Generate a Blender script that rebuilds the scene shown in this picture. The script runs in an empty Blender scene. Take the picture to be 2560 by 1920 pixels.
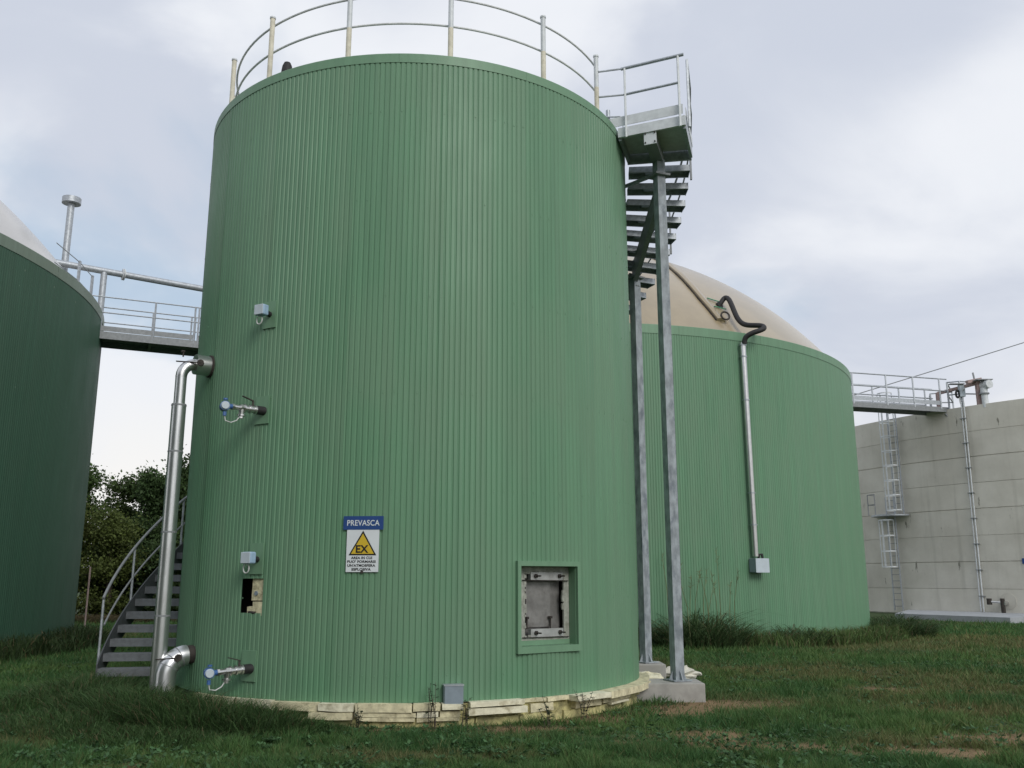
import bpy, math, random
import numpy as np
from mathutils import Vector, Matrix

R_ = math.radians
random.seed(7)
rng = np.random.default_rng(11)
scene = bpy.context.scene
col = scene.collection

# ------------------------------------------------------------------ camera
cam_d = bpy.data.cameras.new("camera")
cam_o = bpy.data.objects.new("camera", cam_d)
col.objects.link(cam_o)
cam_o.location = (0, 0, 1.8)
cam_o.rotation_euler = (R_(90 + 12.17), 0, 0)
cam_d.sensor_width = 36.0
cam_d.lens = 2260 / 2560 * 36.0
cam_d.clip_start = 0.1
cam_d.clip_end = 3000
scene.camera = cam_o

# ------------------------------------------------------------------ sky, sun, exposure
SUN_EL, SUN_AZ = 34.0, 150.0          # azimuth clockwise from +Y (the viewing direction)
world = bpy.data.worlds.new("World")
scene.world = world
world.use_nodes = True


class NT:
    """small helper round a node tree"""
    def __init__(self, tree):
        self.t = tree
        for n in list(tree.nodes):
            tree.nodes.remove(n)

    def n(self, kind, **kw):
        nd = self.t.nodes.new(kind)
        for k, v in kw.items():
            if k.startswith('i_'):
                key = k[2:]
                key = int(key) if key.isdigit() else key.replace('_', ' ')
                nd.inputs[key].default_value = v
            else:
                setattr(nd, k, v)
        return nd

    def l(self, a, b):
        self.t.links.new(a, b)

    def val(self, x, node, key):
        if isinstance(x, (int, float)):
            node.inputs[key].default_value = x
        elif isinstance(x, (tuple, list)):
            node.inputs[key].default_value = (*x, 1.0)[:4] if len(x) == 3 and node.inputs[key].type == 'RGBA' else x
        else:
            self.l(x, node.inputs[key])

    def math(self, op, a, b=0.0, c=None, clamp=False):
        m = self.n('ShaderNodeMath', operation=op, use_clamp=clamp)
        self.val(a, m, 0)
        self.val(b, m, 1)
        if c is not None:
            self.val(c, m, 2)
        return m.outputs[0]

    def mix(self, f, a, b, blend='MIX'):
        m = self.n('ShaderNodeMix', data_type='RGBA', blend_type=blend)
        self.val(f, m, 0)
        self.val(a, m, 6)
        self.val(b, m, 7)
        return m.outputs[2]

    def ramp(self, f, lo, hi, a=0.0, b=1.0, smooth=True):
        m = self.n('ShaderNodeMapRange', interpolation_type='SMOOTHSTEP' if smooth else 'LINEAR')
        self.val(f, m, 0)
        m.inputs[1].default_value = lo
        m.inputs[2].default_value = hi
        m.inputs[3].default_value = a
        m.inputs[4].default_value = b
        return m.outputs[0]

    def noise(self, vec, scale, detail=4, rough=0.55, dist=0.0):
        m = self.n('ShaderNodeTexNoise')
        m.inputs['Scale'].default_value = scale
        m.inputs['Detail'].default_value = detail
        m.inputs['Roughness'].default_value = rough
        m.inputs['Distortion'].default_value = dist
        if vec is not None:
            self.l(vec, m.inputs['Vector'])
        return m.outputs[0]

    def mapping(self, vec, scale=(1, 1, 1), loc=(0, 0, 0)):
        m = self.n('ShaderNodeMapping')
        m.inputs['Scale'].default_value = scale
        m.inputs['Location'].default_value = loc
        self.l(vec, m.inputs['Vector'])
        return m.outputs[0]


w = NT(world.node_tree)
sky = w.n('ShaderNodeTexSky', sky_type='NISHITA', sun_disc=False)
sky.sun_elevation = R_(SUN_EL)
sky.sun_rotation = R_(SUN_AZ)
sky.air_density = 1.2
sky.dust_density = 2.0
sky.ozone_density = 1.5
tc = w.n('ShaderNodeTexCoord')
sep = w.n('ShaderNodeSeparateXYZ')
w.l(tc.outputs['Generated'], sep.inputs[0])
zz = w.math('ADD', w.math('MAXIMUM', sep.outputs[2], 0.0), 0.42)
cx = w.math('DIVIDE', sep.outputs[0], zz)
cy = w.math('DIVIDE', sep.outputs[1], zz)
comb = w.n('ShaderNodeCombineXYZ')
w.l(cx, comb.inputs[0])
w.l(cy, comb.inputs[1])
cv = comb.outputs[0]
n_cover = w.noise(w.mapping(cv, (1, 1, 1), (3.1, 0.4, 0)), 1.6, 6, 0.52, 0.3)
n_shade = w.noise(w.mapping(cv, (1, 1.15, 1), (7.7, 2.3, 1.5)), 2.6, 7, 0.5, 0.35)
n_soft = w.noise(w.mapping(cv, (1, 1, 1), (1.7, 5.3, 4.0)), 1.0, 3, 0.5, 0.0)
dip = w.math('MULTIPLY', w.ramp(sep.outputs[2], 0.20, 0.26), w.ramp(sep.outputs[2], 0.28, 0.36, 1.0, 0.0))
cover = w.ramp(w.math('SUBTRACT', n_cover, w.math('MULTIPLY', w.math('MULTIPLY', dip, w.ramp(sep.outputs[0], -0.05, -0.35)), 0.12)), 0.27, 0.44)
shd = w.math('ADD', w.math('MULTIPLY', n_shade, 0.6), w.math('MULTIPLY', n_soft, 0.4))


def mass(d, size, amount):
    # a heavier or brighter bank of cloud round one direction of the sky
    global shd
    vd = w.n('ShaderNodeVectorMath', operation='DISTANCE')
    nv = w.n('ShaderNodeVectorMath', operation='NORMALIZE')
    w.l(tc.outputs['Generated'], nv.inputs[0])
    w.l(nv.outputs[0], vd.inputs[0])
    vd.inputs[1].default_value = Vector(d).normalized()
    dd = w.math('ADD', vd.outputs['Value'], w.math('MULTIPLY', w.math('SUBTRACT', n_shade, 0.5), size * 1.6))
    shd = w.math('ADD', shd, w.math('MULTIPLY', w.ramp(dd, size * 0.35, size * 1.2, 1.0, 0.0), amount))


mass((-0.49, 0.90, 0.55), 0.24, -0.15)
mass((-0.40, 0.93, 0.44), 0.13, -0.16)
mass((-0.52, 0.93, 0.40), 0.15, 0.16)
mass((0.27, 0.90, 0.50), 0.22, -0.07)
mass((0.45, 0.92, 0.36), 0.20, 0.05)
mass((-0.46, 0.97, 0.16), 0.20, 0.2)
shade = w.ramp(shd, 0.38, 0.62)
cloud = w.mix(shade, (6.15, 6.6, 7.6), (8.65, 8.9, 9.4))
low = w.ramp(sep.outputs[2], 0.06, 0.24, 1.0, 0.0)
skyc = w.mix(0.6, sky.outputs[0], (6.6, 7.7, 9.0))
both = w.mix(cover, skyc, cloud)
both = w.mix(w.math('MULTIPLY', low, w.ramp(n_shade, 0.35, 0.6, 0.3, 0.85)), both, (9.6, 9.4, 9.0))
bg = w.n('ShaderNodeBackground')
bg.inputs[1].default_value = 0.1
w.l(both, bg.inputs[0])
wo = w.n('ShaderNodeOutputWorld')
w.l(bg.outputs[0], wo.inputs[0])

sun_d = bpy.data.lights.new("sun", 'SUN')
sun_d.energy = 1.6
sun_d.angle = R_(25)
sun_d.color = (1.0, 0.96, 0.9)
sun_o = bpy.data.objects.new("sun", sun_d)
col.objects.link(sun_o)
sv = Vector((math.sin(R_(SUN_AZ)) * math.cos(R_(SUN_EL)), math.cos(R_(SUN_AZ)) * math.cos(R_(SUN_EL)), math.sin(R_(SUN_EL))))
sun_o.location = (20, -20, 40)
sun_o.rotation_euler = (-sv).to_track_quat('-Z', 'Y').to_euler()

vs = scene.view_settings
vs.view_transform = 'Standard'
vs.look = 'None'
vs.exposure = 0.0
vs.gamma = 1.0
vs.use_curve_mapping = False
scene.cycles.max_bounces = 6
scene.cycles.diffuse_bounces = 3

# ------------------------------------------------------------------ materials
M = {}


def principled(name):
    m = bpy.data.materials.new(name)
    m.use_nodes = True
    t = NT(m.node_tree)
    p = t.n('ShaderNodeBsdfPrincipled')
    o = t.n('ShaderNodeOutputMaterial')
    t.l(p.outputs[0], o.inputs[0])
    M[name] = m
    return t, p


def bump(t, p, h, strength, dist=0.01):
    b = t.n('ShaderNodeBump')
    b.inputs['Strength'].default_value = strength
    b.inputs['Distance'].default_value = dist
    t.l(h, b.inputs['Height'])
    t.l(b.outputs[0], p.inputs['Normal'])


def plain(name, c, rough=0.6, metal=0.0, var=0.12, scale=6.0, dirt=None, dirt_amt=0.3, dirt_scale=3.0, bmp=0.0, stretch=(1, 1, 1)):
    t, p = principled(name)
    g = t.n('ShaderNodeTexCoord').outputs['Object']
    v = t.mapping(g, stretch)
    n1 = t.noise(v, scale, 5, 0.6)
    a = tuple(x * (1 - var) for x in c)
    b = tuple(min(1, x * (1 + var)) for x in c)
    cc = t.mix(t.ramp(n1, 0.3, 0.7), a, b)
    if dirt:
        n2 = t.noise(v, dirt_scale, 6, 0.65)
        cc = t.mix(t.math('MULTIPLY', t.ramp(n2, 0.48, 0.72), dirt_amt), cc, dirt)
    t.val(cc, p, 'Base Color')
    p.inputs['Roughness'].default_value = rough
    p.inputs['Metallic'].default_value = metal
    if bmp:
        bump(t, p, t.noise(v, scale * 3, 4, 0.6), bmp)
    return t, p


def cladding(name, c, dull, spec=0.5, r0=0.44, r1=0.58):
    t, p = principled(name)
    g = t.n('ShaderNodeTexCoord').outputs['Object']
    oi = t.n('ShaderNodeObjectInfo').outputs['Random']
    streak = t.noise(t.mapping(g, (9, 9, 0.35)), 1.0, 5, 0.6)
    patch = t.noise(g, 0.55, 4, 0.55)
    fine = t.noise(g, 28.0, 3, 0.6)
    cc = t.mix(t.ramp(streak, 0.3, 0.7), tuple(x * 0.90 for x in c), tuple(x * 1.07 for x in c))
    cc = t.mix(t.math('MULTIPLY', t.ramp(patch, 0.35, 0.7), 0.5), cc, dull)
    run = t.noise(t.mapping(g, (2.6, 2.6, 0.07)), 1.0, 4, 0.6)
    cc = t.mix(t.math('MULTIPLY', t.ramp(run, 0.5, 0.68), 0.35), cc, dull)
    cc = t.mix(t.math('MULTIPLY', t.ramp(run, 0.42, 0.30), 0.14), cc, tuple(x * 0.7 for x in c))
    cc = t.mix(t.math('MULTIPLY', t.ramp(fine, 0.62, 0.78), 0.25), cc, tuple(x * 0.6 for x in c))
    fl_ = t.noise(t.mapping(g, (7, 7, 1.6)), 1.0, 3, 0.7)
    cc = t.mix(t.math('MULTIPLY', t.ramp(fl_, 0.74, 0.78), 0.55), cc, (0.45, 0.5, 0.44))
    hs = t.n('ShaderNodeHueSaturation')
    t.l(cc, hs.inputs['Color'])
    t.l(t.ramp(oi, 0, 1, 0.975, 1.025, False), hs.inputs['Value'])
    t.l(hs.outputs[0], p.inputs['Base Color'])
    rn = t.ramp(patch, 0.3, 0.7, r0, r1)
    t.l(rn, p.inputs['Roughness'])
    p.inputs['Specular IOR Level'].default_value = spec


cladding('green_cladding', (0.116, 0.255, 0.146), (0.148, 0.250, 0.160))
cladding('green_cladding_dark', (0.036, 0.092, 0.058), (0.044, 0.092, 0.060), 0.28, 0.5, 0.62)  # darker green of the left digester, deepened further to stand in for shade
cladding('green_trim_dull', (0.15, 0.205, 0.155), (0.165, 0.21, 0.16))
cladding('green_trim', (0.140, 0.275, 0.165), (0.155, 0.27, 0.17))
plain('galvanised', (0.42, 0.45, 0.48), 0.5, 0.55, 0.16, 14, (0.27, 0.29, 0.32), 0.45, 9)
plain('galvanised_mottled', (0.285, 0.318, 0.340), 0.5, 0.0, 0.28, 10, (0.125, 0.15, 0.175), 0.9, 7, stretch=(1, 1, 0.5))
plain('galvanised_dull', (0.26, 0.275, 0.285), 0.65, 0.25, 0.15, 12, (0.15, 0.16, 0.16), 0.4, 6)
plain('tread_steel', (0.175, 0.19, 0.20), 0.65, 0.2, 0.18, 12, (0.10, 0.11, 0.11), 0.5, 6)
plain('pale_zinc', (0.74, 0.75, 0.76), 0.5, 0.0, 0.08, 8, (0.5, 0.5, 0.5), 0.4, 9)
plain('dark_steel', (0.085, 0.095, 0.10), 0.6, 0.2, 0.15, 12)
plain('light_steel', (0.62, 0.65, 0.665), 0.55, 0.1, 0.08, 8, (0.4, 0.41, 0.42), 0.4, 5)
plain('aluminium_jacket', (0.66, 0.67, 0.67), 0.3, 0.9, 0.07, 5, (0.45, 0.45, 0.44), 0.4, 4, stretch=(1, 1, 0.4))
plain('stainless', (0.62, 0.62, 0.61), 0.28, 0.95, 0.06, 9)
plain('cream_paint', (0.66, 0.62, 0.50), 0.6, 0.0, 0.12, 7, (0.4, 0.35, 0.26), 0.4, 9)
plain('blue_paint', (0.05, 0.13, 0.33), 0.4, 0.0, 0.1, 9)
plain('blue_grey_paint', (0.33, 0.47, 0.62), 0.4, 0.0, 0.08, 9, (0.2, 0.28, 0.36), 0.3, 8)
plain('pale_grey_plastic', (0.5, 0.57, 0.62), 0.45, 0.0, 0.06, 9)
plain('grey_box', (0.23, 0.28, 0.32), 0.5, 0.2, 0.08, 9)
plain('dark_rubber', (0.018, 0.017, 0.018), 0.65, 0.0, 0.25, 12)
plain('black_hole', (0.012, 0.011, 0.010), 0.9, 0.0, 0.2, 12)
plain('white_cable', (0.6, 0.61, 0.6), 0.5)
plain('foam', (0.64, 0.59, 0.39), 0.9, 0.0, 0.2, 9, (0.24, 0.21, 0.12), 0.9, 7, 0.9)
plain('foam_pale', (0.72, 0.69, 0.52), 0.85, 0.0, 0.14, 9, (0.34, 0.30, 0.18), 0.8, 7, 0.7)
plain('foam_raw', (0.50, 0.46, 0.22), 0.95, 0.0, 0.28, 9, (0.14, 0.13, 0.07), 0.85, 5, 0.8)
plain('pedestal_concrete', (0.36, 0.35, 0.325), 0.9, 0.0, 0.14, 6, (0.22, 0.21, 0.18), 0.5, 3, 0.25)
plain('pad_concrete', (0.34, 0.36, 0.38), 0.9, 0.0, 0.1, 2, (0.25, 0.26, 0.25), 0.5, 0.8, 0.1)
plain('plaster', (0.33, 0.34, 0.30), 0.95, 0.0, 0.22, 9, (0.16, 0.16, 0.12), 0.6, 6, 0.6)
plain('hatch_steel', (0.24, 0.235, 0.225), 0.5, 0.45, 0.22, 6, (0.10, 0.085, 0.075), 0.75, 3.5)
plain('clamp_steel', (0.42, 0.43, 0.42), 0.45, 0.3, 0.14, 8, (0.24, 0.23, 0.21), 0.5, 6)
plain('rust_dark', (0.05, 0.043, 0.038), 0.8, 0.3, 0.3, 12)
plain('rust_pink', (0.36, 0.27, 0.255), 0.75, 0.1, 0.18, 4, (0.25, 0.12, 0.09), 0.5, 2)
plain('sign_white', (0.66, 0.70, 0.72), 0.45, 0.0, 0.03, 3)
plain('sign_blue', (0.018, 0.06, 0.21), 0.45, 0.0, 0.06, 3)
plain('sign_yellow', (0.60, 0.42, 0.03), 0.45, 0.0, 0.05, 3)
plain('sign_black', (0.012, 0.012, 0.013), 0.5)
plain('bark', (0.075, 0.06, 0.045), 0.9, 0.0, 0.3, 6)
plain('strap_green', (0.05, 0.36, 0.2), 0.6)
plain('roof_grey', (0.2, 0.2, 0.2), 0.9)
plain('stone_white', (0.62, 0.60, 0.52), 0.9, 0.0, 0.15, 6, (0.35, 0.33, 0.26), 0.5, 5, 0.5)

t, p = plain('membrane', (0.315, 0.25, 0.150), 0.42, 0.0, 0.08, 0.8, (0.24, 0.19, 0.11), 0.6, 0.45)
p.inputs['Specular IOR Level'].default_value = 0.8
p.inputs['Coat Weight'].default_value = 0.7
p.inputs['Coat Roughness'].default_value = 0.22
p.inputs['Sheen Weight'].default_value = 0.1
t, p = plain('membrane_pale', (0.44, 0.42, 0.40), 0.42, 0.0, 0.05, 0.8, (0.44, 0.41, 0.36), 0.45, 0.5)
p.inputs['Coat Weight'].default_value = 0.7
p.inputs['Coat Roughness'].default_value = 0.22
p.inputs['Sheen Weight'].default_value = 0.25

# concrete wall of the far store: lifts, streaks, stains
t, p = principled('wall_concrete')
g = t.n('ShaderNodeTexCoord').outputs['Object']
oi = t.n('ShaderNodeObjectInfo').outputs['Random']
n1 = t.noise(g, 0.35, 6, 0.6)
n2 = t.noise(t.mapping(g, (1.6, 1.6, 0.10)), 1.0, 5, 0.6)
n3 = t.noise(t.mapping(g, (1.6, 1.6, 0.45)), 1.5, 5, 0.6)
n4 = t.noise(g, 7.0, 4, 0.65)
cc = t.mix(t.ramp(n1, 0.3, 0.7), (0.52, 0.50, 0.435), (0.66, 0.64, 0.57))
cc = t.mix(t.math('MULTIPLY', t.ramp(n2, 0.5, 0.75), 0.35), cc, (0.24, 0.235, 0.20))
cc = t.mix(t.math('MULTIPLY', t.ramp(n3, 0.655, 0.71), 0.75), cc, (0.10, 0.095, 0.07))
cc = t.mix(t.math('MULTIPLY', t.ramp(n4, 0.6, 0.8), 0.25), cc, (0.2, 0.2, 0.18))
hs = t.n('ShaderNodeHueSaturation')
t.l(cc, hs.inputs['Color'])
t.l(t.ramp(oi, 0, 1, 0.94, 1.06, False), hs.inputs['Value'])
t.l(hs.outputs[0], p.inputs['Base Color'])
p.inputs['Roughness'].default_value = 0.9
bump(t, p, n4, 0.15)

# attribute-coloured materials for plants and soil
def attr_mat(name, rough, transl=0.0, var=0.0):
    m = bpy.data.materials.new(name)
    m.use_nodes = True
    t = NT(m.node_tree)
    a = t.n('ShaderNodeAttribute', attribute_name='Col')
    c = a.outputs['Color']
    if var:
        g = t.n('ShaderNodeTexCoord').outputs['Object']
        nn = t.noise(g, 9.0, 5, 0.7)
        c = t.mix(t.ramp(nn, 0.3, 0.7), t.mix(1.0, c, (1 - var,) * 3, 'MULTIPLY'), t.mix(1.0, c, (1 + var,) * 3, 'MULTIPLY'))
    p = t.n('ShaderNodeBsdfPrincipled')
    t.val(c, p, 'Base Color')
    p.inputs['Roughness'].default_value = rough
    p.inputs['Specular IOR Level'].default_value = 0.2
    o = t.n('ShaderNodeOutputMaterial')
    if transl:
        tr = t.n('ShaderNodeBsdfTranslucent')
        t.val(c, tr, 'Color')
        mx = t.n('ShaderNodeMixShader')
        mx.inputs[0].default_value = transl
        t.l(p.outputs[0], mx.inputs[1])
        t.l(tr.outputs[0], mx.inputs[2])
        t.l(mx.outputs[0], o.inputs[0])
    else:
        t.l(p.outputs[0], o.inputs[0])
    M[name] = m


attr_mat('leaf', 0.6, 0.3)
attr_mat('soil', 0.95, 0.0, 0.25)


# ------------------------------------------------------------------ mesh helpers
def V3(p):
    return np.array(p, float)


class MB:
    def __init__(self):
        self.v = []
        self.f = []

    def add(self, verts, faces):
        b = len(self.v)
        self.v.extend([tuple(map(float, q)) for q in verts])
        self.f.extend([tuple(i + b for i in fc) for fc in faces])
        return self

    def lbox(self, fr, u, v, w):
        """box in a local frame fr = (origin, u axis, v axis, w axis)"""
        o, a, b, c = fr
        vs_ = [o + a * u[i] + b * v[j] + c * w[k] for i in (0, 1) for j in (0, 1) for k in (0, 1)]
        return self.add(vs_, [(0, 1, 3, 2), (4, 6, 7, 5), (0, 4, 5, 1), (2, 3, 7, 6), (0, 2, 6, 4), (1, 5, 7, 3)])

    def box(self, x, y, z):
        return self.lbox((V3((0, 0, 0)), V3((1, 0, 0)), V3((0, 1, 0)), V3((0, 0, 1))), x, y, z)

    def beam(self, p, q, w, h, up=(0, 0, 1)):
        p, q, up = V3(p), V3(q), V3(up)
        d = q - p
        L = np.linalg.norm(d)
        d /= L
        s = np.cross(d, up)
        s /= np.linalg.norm(s)
        n = np.cross(s, d)
        return self.lbox((p, d, s, n), (0, L), (-w / 2, w / 2), (-h / 2, h / 2))

    def tube(self, pts, r, n=8, caps=True):
        pts = [V3(q) for q in pts]
        rs = r if isinstance(r, (list, tuple)) else [r] * len(pts)
        vs_, fs = [], []
        nrm = None
        for i, q in enumerate(pts):
            a = pts[max(0, i - 1)]
            b = pts[min(len(pts) - 1, i + 1)]
            d = b - a
            d = d / (np.linalg.norm(d) + 1e-12)
            if nrm is None:
                ref = V3((0, 0, 1)) if abs(d[2]) < 0.9 else V3((1, 0, 0))
                nrm = np.cross(d, ref)
            nrm = nrm - d * (nrm @ d)
            nrm = nrm / np.linalg.norm(nrm)
            bi = np.cross(d, nrm)
            for k in range(n):
                a_ = 2 * math.pi * k / n
                vs_.append(q + rs[i] * (math.cos(a_) * nrm + math.sin(a_) * bi))
        for i in range(len(pts) - 1):
            for k in range(n):
                k2 = (k + 1) % n
                fs.append((i * n + k, (i + 1) * n + k, (i + 1) * n + k2, i * n + k2))
        if caps:
            fs.append(tuple(range(n)))
            fs.append(tuple(reversed(range((len(pts) - 1) * n, len(pts) * n))))
        return self.add(vs_, fs)

    def lathe(self, c, prof, n, a0=0.0, a1=360.0):
        """revolve (r, z) pairs about the vertical through c"""
        full = abs(a1 - a0) >= 359.99
        m = n if full else n + 1
        vs_, fs = [], []
        for i in range(m):
            a = R_(a0 + (a1 - a0) * i / n)
            for (r, z) in prof:
                vs_.append((c[0] + r * math.cos(a), c[1] + r * math.sin(a), z))
        k = len(prof)
        for i in range(n):
            j = (i + 1) % m
            for q in range(k - 1):
                fs.append((i * k + q, j * k + q, j * k + q + 1, i * k + q + 1))
        return self.add(vs_, fs)

    def arcbox(self, c, r0, r1, a0, a1, z0, z1, n=6):
        """solid curved block; z0/z1 may be functions of the angle"""
        vs_, fs = [], []
        for i in range(n + 1):
            d = a0 + (a1 - a0) * i / n
            a = R_(d)
            zb = z0(d) if callable(z0) else z0
            zt = z1(d) if callable(z1) else z1
            for (r, z) in ((r0, zb), (r1, zb), (r1, zt), (r0, zt)):
                vs_.append((c[0] + r * math.cos(a), c[1] + r * math.sin(a), z))
        for i in range(n):
            b = i * 4
            for q in range(4):
                q2 = (q + 1) % 4
                fs.append((b + q, b + 4 + q, b + 4 + q2, b + q2))
        fs.append((0, 1, 2, 3))
        fs.append((n * 4 + 3, n * 4 + 2, n * 4 + 1, n * 4))
        return self.add(vs_, fs)

    def jitter(self, s):
        self.v = [tuple(q[i] + random.uniform(-s, s) for i in range(3)) for q in self.v]
        return self

    def build(self, name, mat, parent=None, smooth=False):
        o_ = origin(parent)
        me = bpy.data.meshes.new(name)
        me.from_pydata([(a - o_[0], b - o_[1], c - o_[2]) for a, b, c in self.v], [], self.f)
        me.materials.append(M[mat])
        if smooth:
            me.polygons.foreach_set('use_smooth', [True] * len(me.polygons))
            me.set_sharp_from_angle(angle=R_(38))
        me.validate()
        ob = bpy.data.objects.new(name, me)
        col.objects.link(ob)
        if parent is not None:
            ob.parent = parent
        return ob


def origin(o):
    p = Vector((0, 0, 0))
    while o is not None:
        p += o.location
        o = o.parent
    return p


def tag(o, label=None, cat=None, group=None, kind=None):
    for k, v in (('label', label), ('category', cat), ('group', group), ('kind', kind)):
        if v:
            o[k] = v
    return o


def thing(name, loc, label, cat, group=None):
    o = bpy.data.objects.new(name, None)
    o.empty_display_size = 0.2
    o.location = loc
    col.objects.link(o)
    return tag(o, label, cat, group)


def frame(c, th, z, r):
    a = R_(th)
    n = V3((math.cos(a), math.sin(a), 0))
    u = V3((-math.sin(a), math.cos(a), 0))
    return (V3((c[0] + r * n[0], c[1] + r * n[1], z)), u, V3((0, 0, 1)), n)


def L(fr, u, v, w):
    return fr[0] + fr[1] * u + fr[2] * v + fr[3] * w


def pol(c, th, r, z):
    a = R_(th)
    return (c[0] + r * math.cos(a), c[1] + r * math.sin(a), z)


def vnoise(x, y, seed=0):
    """value noise 0..1 on numpy arrays"""
    xi, yi = np.floor(x).astype(np.int64), np.floor(y).astype(np.int64)
    fx, fy = x - xi, y - yi
    fx, fy = fx * fx * (3 - 2 * fx), fy * fy * (3 - 2 * fy)

    def h(a, b):
        k = (a * 374761393 + b * 668265263 + seed * 974634777) & 0xffffffff
        k = ((k ^ (k >> 13)) * 1274126177) & 0xffffffff
        return ((k ^ (k >> 16)) & 0xffff) / 65535.0
    return (h(xi, yi) * (1 - fx) + h(xi + 1, yi) * fx) * (1 - fy) + (h(xi, yi + 1) * (1 - fx) + h(xi + 1, yi + 1) * fx) * fy


def fbm(x, y, seed=0, o=4):
    s, a, t_ = 0, 1.0, 0
    for i in range(o):
        s = s + a * vnoise(x * 2 ** i, y * 2 ** i, seed + i)
        t_ += a
        a *= 0.55
    return s / t_


# ------------------------------------------------------------------ layout
C1, R1, ZT1, ZB1 = (-1.637, 15.544), 3.698, 9.281, 0.288
C2, R2, ZT2 = (1.979, 35.91), 11.02, 8.975
C3, R3, ZT3 = (46.62, 65.93), 26.55, 11.27
C4, R4, ZT4 = (-25.085, 22.83), 13.03, 9.925


def ground_z(x, y):
    z = -0.2 * np.clip((y - 24) / 14, 0, 1)
    z = z + 0.05 * (fbm(x * 0.25, y * 0.25, 5, 3) - 0.5)
    z = z + 0.16 * np.exp(-(((x + 5.6) / 1.6) ** 2 + ((y - 12.6) / 1.8) ** 2))
    return z


BARE = [(2.3, 11.1, .75, .5), (2.8, 10.5, .8, .45), (3.3, 10.45, .55, .4), (2.95, 13.9, .9, .75), (2.2, 13.2, .9, .5),
        (1.29, 10.66, .2, .18), (5.49, 10.9, .9, .45), (4.4, 10.1, .8, .35), (-4.8, 10.96, .3, .2), (0.9, 12.5, .7, .25),
        (-1.2, 11.55, .9, .18), (.2, 11.75, .7, .2), (1.3, 12.6, .6, .35), (-3.6, 9.4, .4, .2), (6.3, 15.8, .5, .3)]
DRY = [(5.7, 18.7, 2.2, 1.2), (6.9, 17.6, 2.6, 1.0), (7.4, 15.6, 1.8, .9), (10, 26, 3, 3), (15, 28, 4, 3), (4.6, 10.6, 1.4, .5), (3.4, 14, .9, .9),
       (-1, 9.8, 1.0, .3), (6.2, 13.2, 1.0, .5)]


def patch(x, y, blobs):
    s = np.zeros_like(x)
    wob = (fbm(x * 1.7, y * 1.7, 31, 3) - 0.5) * 1.6
    for (a, b, rx, ry) in blobs:
        d = np.sqrt(((x - a) / rx) ** 2 + ((y - b) / ry) ** 2) + wob
        s = np.maximum(s, np.clip(1.5 - d, 0, 1))
    return np.clip(s, 0, 1)


def set_col(me, arr):
    ca = me.color_attributes.new('Col', 'FLOAT_COLOR', 'POINT')
    a = np.ones((len(arr), 4), np.float32)
    a[:, :3] = arr
    ca.data.foreach_set('color', a.ravel())


# ------------------------------------------------------------------ ground
def axis(lo, hi, step, far):
    a = list(np.arange(lo, hi + 1e-6, step))
    d, q = step, hi
    while q < far:
        d *= 1.5
        q += d
        a.append(q)
    d, q = step, lo
    while q > -far:
        d *= 1.5
        q -= d
        a.insert(0, q)
    return np.array(a)


gx, gy = axis(-14, 20, 0.16, 1500), axis(7, 34, 0.16, 1500)
GX, GY = np.meshgrid(gx, gy)
GZ = ground_z(GX, GY)
nx, ny = len(gx), len(gy)
verts = np.stack([GX, GY, GZ], -1).reshape(-1, 3)
ii = np.arange(nx * ny).reshape(ny, nx)
quads = np.stack([ii[:-1, :-1], ii[:-1, 1:], ii[1:, 1:], ii[1:, :-1]], -1).reshape(-1, 4)
me = bpy.data.meshes.new('ground')
me.vertices.add(len(verts))
me.vertices.foreach_set('co', verts.ravel())
me.loops.add(len(quads) * 4)
me.loops.foreach_set('vertex_index', quads.ravel())
me.polygons.add(len(quads))
me.polygons.foreach_set('loop_start', np.arange(len(quads)) * 4)
me.update()
bare = patch(GX.ravel(), GY.ravel(), BARE)
dry = np.clip(patch(GX.ravel(), GY.ravel(), DRY) * 0.8 + np.clip((fbm(GX.ravel() * .35, GY.ravel() * .35, 3) - .55) * 3, 0, .6), 0, 1)
g0 = np.array([0.052, 0.080, 0.030])
g1 = np.array([0.085, 0.075, 0.038])
g2 = np.array([0.210, 0.145, 0.080])
cg = g0 * (1 - dry[:, None]) + g1 * dry[:, None]
cg = cg * (1 - bare[:, None]) + g2 * bare[:, None]
set_col(me, cg)
me.materials.append(M['soil'])
go = bpy.data.objects.new('ground', me)
col.objects.link(go)
tag(go, kind='structure')
me.polygons.foreach_set('use_smooth', [True] * len(me.polygons))


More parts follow.
